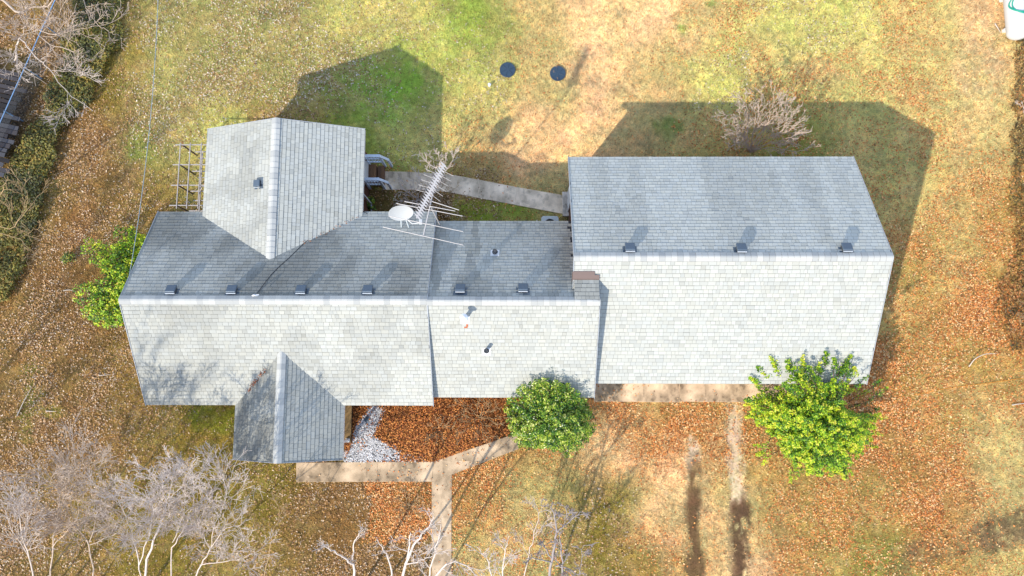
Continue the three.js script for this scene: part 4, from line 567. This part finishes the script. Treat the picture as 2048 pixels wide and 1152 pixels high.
function leafyShrub(name, label, base, shoots, leavesPer, size, colours, rough) { // shoots: [start, end, clump radius]
  const t = thing(name, label, 'shrub', [0, 0, 0]), wood = new Build(), pts = [];
  for (const [a, e, r] of shoots) {
    const mid = a.clone().lerp(e, 0.5).add(new THREE.Vector3(rr(-0.15, 0.15), rr(0, 0.2), rr(-0.15, 0.15))), path = new THREE.CatmullRomCurve3([a, mid, e]).getPoints(6); wood.tube(path, path.map((q, i) => 0.016 * (1 - 0.7 * i / 6)), 4, false);
    const n = Math.round(leavesPer * rr(0.7, 1.3)), tn = rnd();
    for (let i = 0; i < n; i++) { const u = 0.18 + 0.85 * Math.sqrt(rnd()), c = path[Math.min(6, Math.round(u * 6))], d = new THREE.Vector3(rr(-1, 1), rr(-1, 1), rr(-1, 1)); if (d.length() > 1) d.normalize(); const tip = smooth(0.4, 1.0, u); const p = c.clone().addScaledVector(d, r * (1.1 - 0.7 * tip)); if (p.y < 0.06) p.y = 0.06 + rnd() * 0.1; const outw = p.clone().sub(base); outw.y = Math.abs(outw.y) + 0.6; outw.normalize(); pts.push([p, outw, 0.19 + 0.28 * tip + 0.6 * (tn - 0.5) + 0.2 * d.y]); }  // inner leaves toned darker than tips, crown shade painted into the leaf colour
  }
  mesh('stems', wood.geo(), stemBark, t);
  crown('crown', pts, size, colours, t, rough);
  return t;
}
const fan = (base, n, rx, rz, h, opt = {}) => { // shoots fanning out of a base into a lumpy dome
  const s = []; const lb = opt.lobe ?? 0.2, lobes = Array.from({ length: 11 }, () => [rr(-Math.PI, Math.PI), rr(1 - lb, 1 + lb * 0.7)]);
  for (let i = 0; i < n; i++) { const a = rnd() * 2 * Math.PI, q = Math.sqrt(rnd()); let k = 1; for (const [la, lk] of lobes) { const dd = Math.cos(a - la); if (dd > 0.85) k *= mix(1, lk, (dd - 0.85) / 0.15); } const y = h * (1 - 0.62 * q ** 3.5) * rr(0.86, 1.06) * (rnd() < 0.62 ? 1 : rr(0.45, 0.95)); const e = new THREE.Vector3(base.x + Math.cos(a) * q * rx * k, Math.max(0.25, y), base.z + Math.sin(a) * q * rz * k); if (opt.roofZ !== undefined && e.z < opt.roofZ + 0.15) e.y = opt.roofY + 0.62 * Math.max(0, opt.roofZ - e.z) + rr(0.1, 0.7); const st = base.clone().lerp(e, 0.35); st.y = Math.max(0, e.y - (opt.shoot ?? 0.9)); s.push([st, e, opt.r ?? 0.28]); }
  return s;
};
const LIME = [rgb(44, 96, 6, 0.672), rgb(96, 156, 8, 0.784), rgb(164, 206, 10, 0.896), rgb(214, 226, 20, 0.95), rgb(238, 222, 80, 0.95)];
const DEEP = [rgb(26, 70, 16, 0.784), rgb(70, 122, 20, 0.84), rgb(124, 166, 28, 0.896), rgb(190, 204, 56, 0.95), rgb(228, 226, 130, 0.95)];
{
  const b1 = V([12.011,2.6,1.541]); b1.y = 0; const s1 = fan(b1, 640, 2.5, 2.3, 4.1, { shoot: 1.0, r: 0.21, roofZ: 0, roofY: 3.3, lobe: 0.36 });
  for (const [p, h] of [[[11.805,4.1,-1.235], 0.9], [[12.82,4,-1.087], 0.9], [[10.952,4.1,-1.08], 0.8], [[9.728,3.9,-1.027], 0.8], [[9.046,3.5,-0.239], 0.7], [[10.342,3.9,-0.893], 0.7], [[8.968,3,0.627], 0.8], [[14.699,2.6,1.317], 0.9], [[14.158,2.8,1.447], 0.8], [[14.373,2.8,1.171], 0.9], [[13.95,2.8,1.604], 0.9], [[13.782,3,1.204], 0.9], [[14.323,2.5,1.718], 0.9], [[13.374,3.4,0.025], 0.7], [[11.613,4,-0.834], 0.7], [[12.613,3.9,-0.743], 0.7], [[9.324,3.6,-0.647], 0.7], [[10.641,4,-0.641], 0.7]]) { const e = V(p), d = e.clone().sub(new THREE.Vector3(b1.x, 1.2, b1.z)).normalize(); for (let i = 0; i < 2; i++) { const e2 = e.clone().addScaledVector(d, -i * 0.35); s1.push([e2.clone().addScaledVector(d, -h), e2, 0.15]); } }
  for (let i = 0; i < 46; i++) { const a = rnd() * 6.283, q = rr(0.98, 1.14), e = new THREE.Vector3(b1.x + Math.cos(a) * 2.5 * q, 0, b1.z + Math.sin(a) * 2.3 * q); e.y = e.z < 0.2 ? 3.7 + rr(0, 0.5) : rr(1.0, 2.2); const st = e.clone().lerp(new THREE.Vector3(b1.x, e.y - 0.3, b1.z), 0.3); s1.push([st, e, 0.15]); }
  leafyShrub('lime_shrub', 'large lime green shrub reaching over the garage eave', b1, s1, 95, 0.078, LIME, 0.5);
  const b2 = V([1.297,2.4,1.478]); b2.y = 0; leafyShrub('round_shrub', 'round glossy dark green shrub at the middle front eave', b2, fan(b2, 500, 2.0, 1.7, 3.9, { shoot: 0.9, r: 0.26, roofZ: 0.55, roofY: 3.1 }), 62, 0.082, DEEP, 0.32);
  const b3 = V([-17.59,0.5,-4.526]); b3.y = 0; const s3 = []; for (let i = 0; i < 520; i++) { const a = rnd() * 6.283, q = Math.sqrt(rnd()), e = new THREE.Vector3(b3.x + Math.cos(a) * q * 2.0 + 0.3, rr(0.7, 2.1), b3.z + Math.sin(a) * q * 2.25); if (fbm(e.x * 0.9, e.z * 0.9 + 5, 2) < 0.37) continue; s3.push([new THREE.Vector3(mix(b3.x, e.x, 0.7), Math.max(0, e.y - 0.9), mix(b3.z, e.z, 0.7)), e, 0.26]); }
  leafyShrub('yellow_shrub', 'loose yellow green shrub against the west gable wall', b3, s3, 34, 0.10, LIME, 0.55);
  const b4 = V([-6.783,0,-8.045]); leafyShrub('small_shrub', 'small dark green plant in the corner below the back steps', b4, fan(b4, 14, 0.25, 0.3, 0.5, { shoot: 0.4, r: 0.14 }), 22, 0.08, DEEP, 0.5);
  const b5 = V([-20.198,0,-5.507]); leafyShrub('small_shrub', 'small olive bush alone in the leaves west of the yellow shrub', b5, fan(b5, 14, 0.35, 0.3, 0.6, { shoot: 0.4, r: 0.16 }), 16, 0.08, DEEP.map((c) => [c[0] * 0.8, c[1] * 0.7, c[2] * 0.5]), 0.6);
}
// ---------------------------------------------------------------- ground cover: ivy, grass, fallen leaves
function cover(name, label, inside, box, N, hMax, size, colours) {
  const pts = []; while (pts.length < N) { const x = rr(box[0], box[1]), z = rr(box[2], box[3]), k = inside(x, z); if (k <= 0 || rnd() > k) continue; const h = hMax * (0.15 + 0.85 * fbm(x * 0.8, z * 0.8, 3)) * k, n = new THREE.Vector3(fbm(x * 0.8 + 0.5, z * 0.8, 3) - fbm(x * 0.8 - 0.5, z * 0.8, 3), -0.6, fbm(x * 0.8, z * 0.8 + 0.5, 3) - fbm(x * 0.8, z * 0.8 - 0.5, 3)).multiplyScalar(-1).normalize(); pts.push([new THREE.Vector3(x, 0.05 + h * Math.sqrt(rnd()), z), n, fbm(x * 1.3 + 60, z * 1.3, 3)]); }
  const im = foliage(name, pts, size, colours, scene, 0.6); stuff(im).userData.label = label; return im;
}
const ivyPoly = [[-20.509,0,-20.01], [-18.507,0,-19.493], [-18.587,0,-16.48], [-19.257,0,-14.263], [-20.195,0,-12.685], [-21.006,0,-11.124], [-21.433,0,-9.225], [-21.441,0,-7.353], [-22.155,0,-5.507], [-22.905,0,-3.685], [-24.63,0,-2.781], [-25.666,0,-6.427], [-23.397,0,-9.227], [-22.82,0,-11.126], [-21.939,0,-12.567], [-21.313,0,-15.004], [-20.995,0,-16.985]];
const edgePoly = [[23.097,0,-15.864], [22.788,0,-14.648], [22.466,0,-12.964], [22.444,0,-11.063], [22.07,0,-8.725], [22.033,0,-6.656], [21.591,0,-5.068], [21.049,0,-3.277], [21.344,0,-1.51], [24.059,0,-0.207], [25.56,0,-16.346]];
const IVY = [rgb(40, 50, 14, 0.6), rgb(74, 84, 22, 0.62), rgb(112, 112, 32, 0.66), rgb(160, 146, 44, 0.7), rgb(206, 170, 80, 0.7)];
cover('ivy', 'dark olive ivy and vines along the west fence', (x, z) => (inPoly(ivyPoly, x + 0.8 * (fbm(x, z, 2) - 0.5), z + 0.8 * (fbm(x + 20, z, 2) - 0.5)) ? 1 : 0), [-27, -16, -21, -1], 26000, 0.7, 0.11, IVY);
cover('undergrowth', 'olive and rust undergrowth along the east edge', (x, z) => (inPoly(edgePoly, x + 1.0 * (fbm(x, z, 2) - 0.5), z) ? (fbm(x * 1.1, z * 1.1, 3) > 0.42 ? 1 : 0.25) : 0), [20, 26, -17, 0], 9000, 0.5, 0.11, [rgb(66, 58, 20, 0.6), rgb(112, 92, 32, 0.62), rgb(160, 122, 46, 0.66), rgb(206, 146, 76, 0.7), rgb(222, 166, 100, 0.7)]);
{
  const tuft = new Build(); for (let i = 0; i < 9; i++) { const a = rnd() * 6.283, l = rr(0.04, 0.085), h = rr(0.02, 0.075), w = 0.0075, ca = Math.cos(a), sa = Math.sin(a), ox = rr(-0.05, 0.05), oz = rr(-0.05, 0.05); tuft.tri([ox - sa * w, 0, oz + ca * w], [ox + sa * w, 0, oz - ca * w], [ox + ca * l, h, oz + sa * l]); }
  const spots = []; const N = 420000;
  while (spots.length < N) { const x = rr(-25.5, 24.5), z = rr(-19.5, 9.2); if (Math.abs(x) > 22.2 - 0.085 * z + 1.2 && 0) continue; if (blocked(x, z)) continue; const g = ground(x, z); if (rnd() > g.grass) continue; spots.push([x, z, g.c]); }
  const im = new THREE.InstancedMesh(tuft.geo(), new THREE.MeshStandardMaterial({ roughness: 0.9, side: THREE.DoubleSide }), N), o = new THREE.Object3D();
  spots.forEach(([x, z, c], i) => { o.position.set(x, -0.005, z); o.rotation.set(0, rnd() * 6.283, 0); o.scale.setScalar(rr(0.7, 1.4)); o.updateMatrix(); im.setMatrixAt(i, o.matrix); const k = rr(0.6, 1.75), y = rr(-0.16, 0.16); im.setColorAt(i, col([c[0] * k * (1 + y), c[1] * k, c[2] * k * (1 - y * 0.6)])); });
  im.name = 'grass'; im.castShadow = im.receiveShadow = true; scene.add(stuff(im)); im.userData.label = 'short winter grass over the whole yard';
}
{
  const g3 = (x, z) => inPoly(bedM, x, z);
  const lg = (() => { const b = new Build(); b.quad([-0.5, 0.06, 0], [-0.1, 0.0, -0.32], [0.5, 0.1, 0], [0, 0, 0]).quad([-0.5, 0.06, 0], [0, 0, 0], [0.5, 0.1, 0], [-0.1, 0.09, 0.32]); return b.geo(); })();
  const spots = []; const area = 50 * 29, tries = Math.round(area * 1100); // candidate spots, kept in proportion to the local density
  for (let k = 0; k < tries; k++) { const x = rr(-25.5, 24.5), z = rr(-19.5, 9.5); if (blocked(x, z) && rnd() > 0.03) continue; if (houseBoxes.some(([a, b, c, d]) => x > a && x < b && z > c && z < d)) continue; const g = ground(x, z); if (rnd() * 1100 > g.leaf * 2.7) continue; spots.push([x, z, pick(PAL[g.pal])]); }
  const im = new THREE.InstancedMesh(lg, new THREE.MeshStandardMaterial({ roughness: 0.75, side: THREE.DoubleSide }), spots.length), o = new THREE.Object3D();
  spots.forEach(([x, z, c], i) => { o.position.set(x, (blocked(x, z) ? 0.075 : 0.03) + rnd() * (g3(x, z) ? 0.1 : 0.03), z); o.rotation.set(rr(-0.5, 0.5), rnd() * 6.283, rr(-0.5, 0.5)); const s = rr(0.045, 0.1); o.scale.set(s, s, s * rr(0.7, 1.2)); o.updateMatrix(); im.setMatrixAt(i, o.matrix); const k = rr(0.68, 1.16); im.setColorAt(i, col(c.map((q) => q * k))); });
  im.name = 'fallen_leaves'; im.castShadow = im.receiveShadow = true; scene.add(stuff(im)); im.userData.label = 'fallen leaves scattered over the yard';
  console.log('leaves', spots.length, 'shingles', shingles.length);
}
{ const b = new Build(); for (let i = 0; i < 34; i++) { const s = rnd(), x = mix(-6.6, -8.6, s) + rr(-0.1, 0.1), y0 = 3.227 + (-6.446 - x) * 0.39, z = -7.005 + (y0 - 3.092) / 0.639 + rr(-0.1, 0.08), y = Math.max(y0, 3.092 + (z + 7.005) * 0.639) + 0.04, a = rnd() * 6.28, q = rr(0.025, 0.05); b.tri([x + Math.cos(a) * q, y, z + Math.sin(a) * q], [x - Math.sin(a) * q * 0.6, y + 0.02, z + Math.cos(a) * q * 0.6], [x - Math.cos(a) * q, y, z - Math.sin(a) * q]); } const o = mesh('valley_leaves', b.geo(), mat(rgb(176, 110, 70, 0.7))); stuff(o).userData.label = 'few leaves caught in the east valley of the rear wing'; }
{ // dry leaves caught in the porch valley
  const b = new Build(); for (let i = 0; i < 70; i++) { const t = rnd(), p = [mix(-10.75, -9.9, t) + rr(-0.06, 0.06), 0, mix(0.35, -0.5, t) + rr(-0.06, 0.06)], y = 3.092 + (0.863 - p[2]) * 0.639 + 0.06 + rnd() * 0.03, a = rnd() * 6.28, s = rr(0.03, 0.06); b.tri([p[0] + Math.cos(a) * s, y, p[2] + Math.sin(a) * s], [p[0] - Math.sin(a) * s * 0.6, y + 0.02, p[2] + Math.cos(a) * s * 0.6], [p[0] - Math.cos(a) * s, y, p[2] - Math.sin(a) * s]); }
  const o = mesh('valley_leaves', b.geo(), mat(rgb(170, 100, 66, 0.7))); stuff(o).userData.label = 'reddish leaves caught in the west valley of the porch roof';
}
renderer.render(scene, camera);
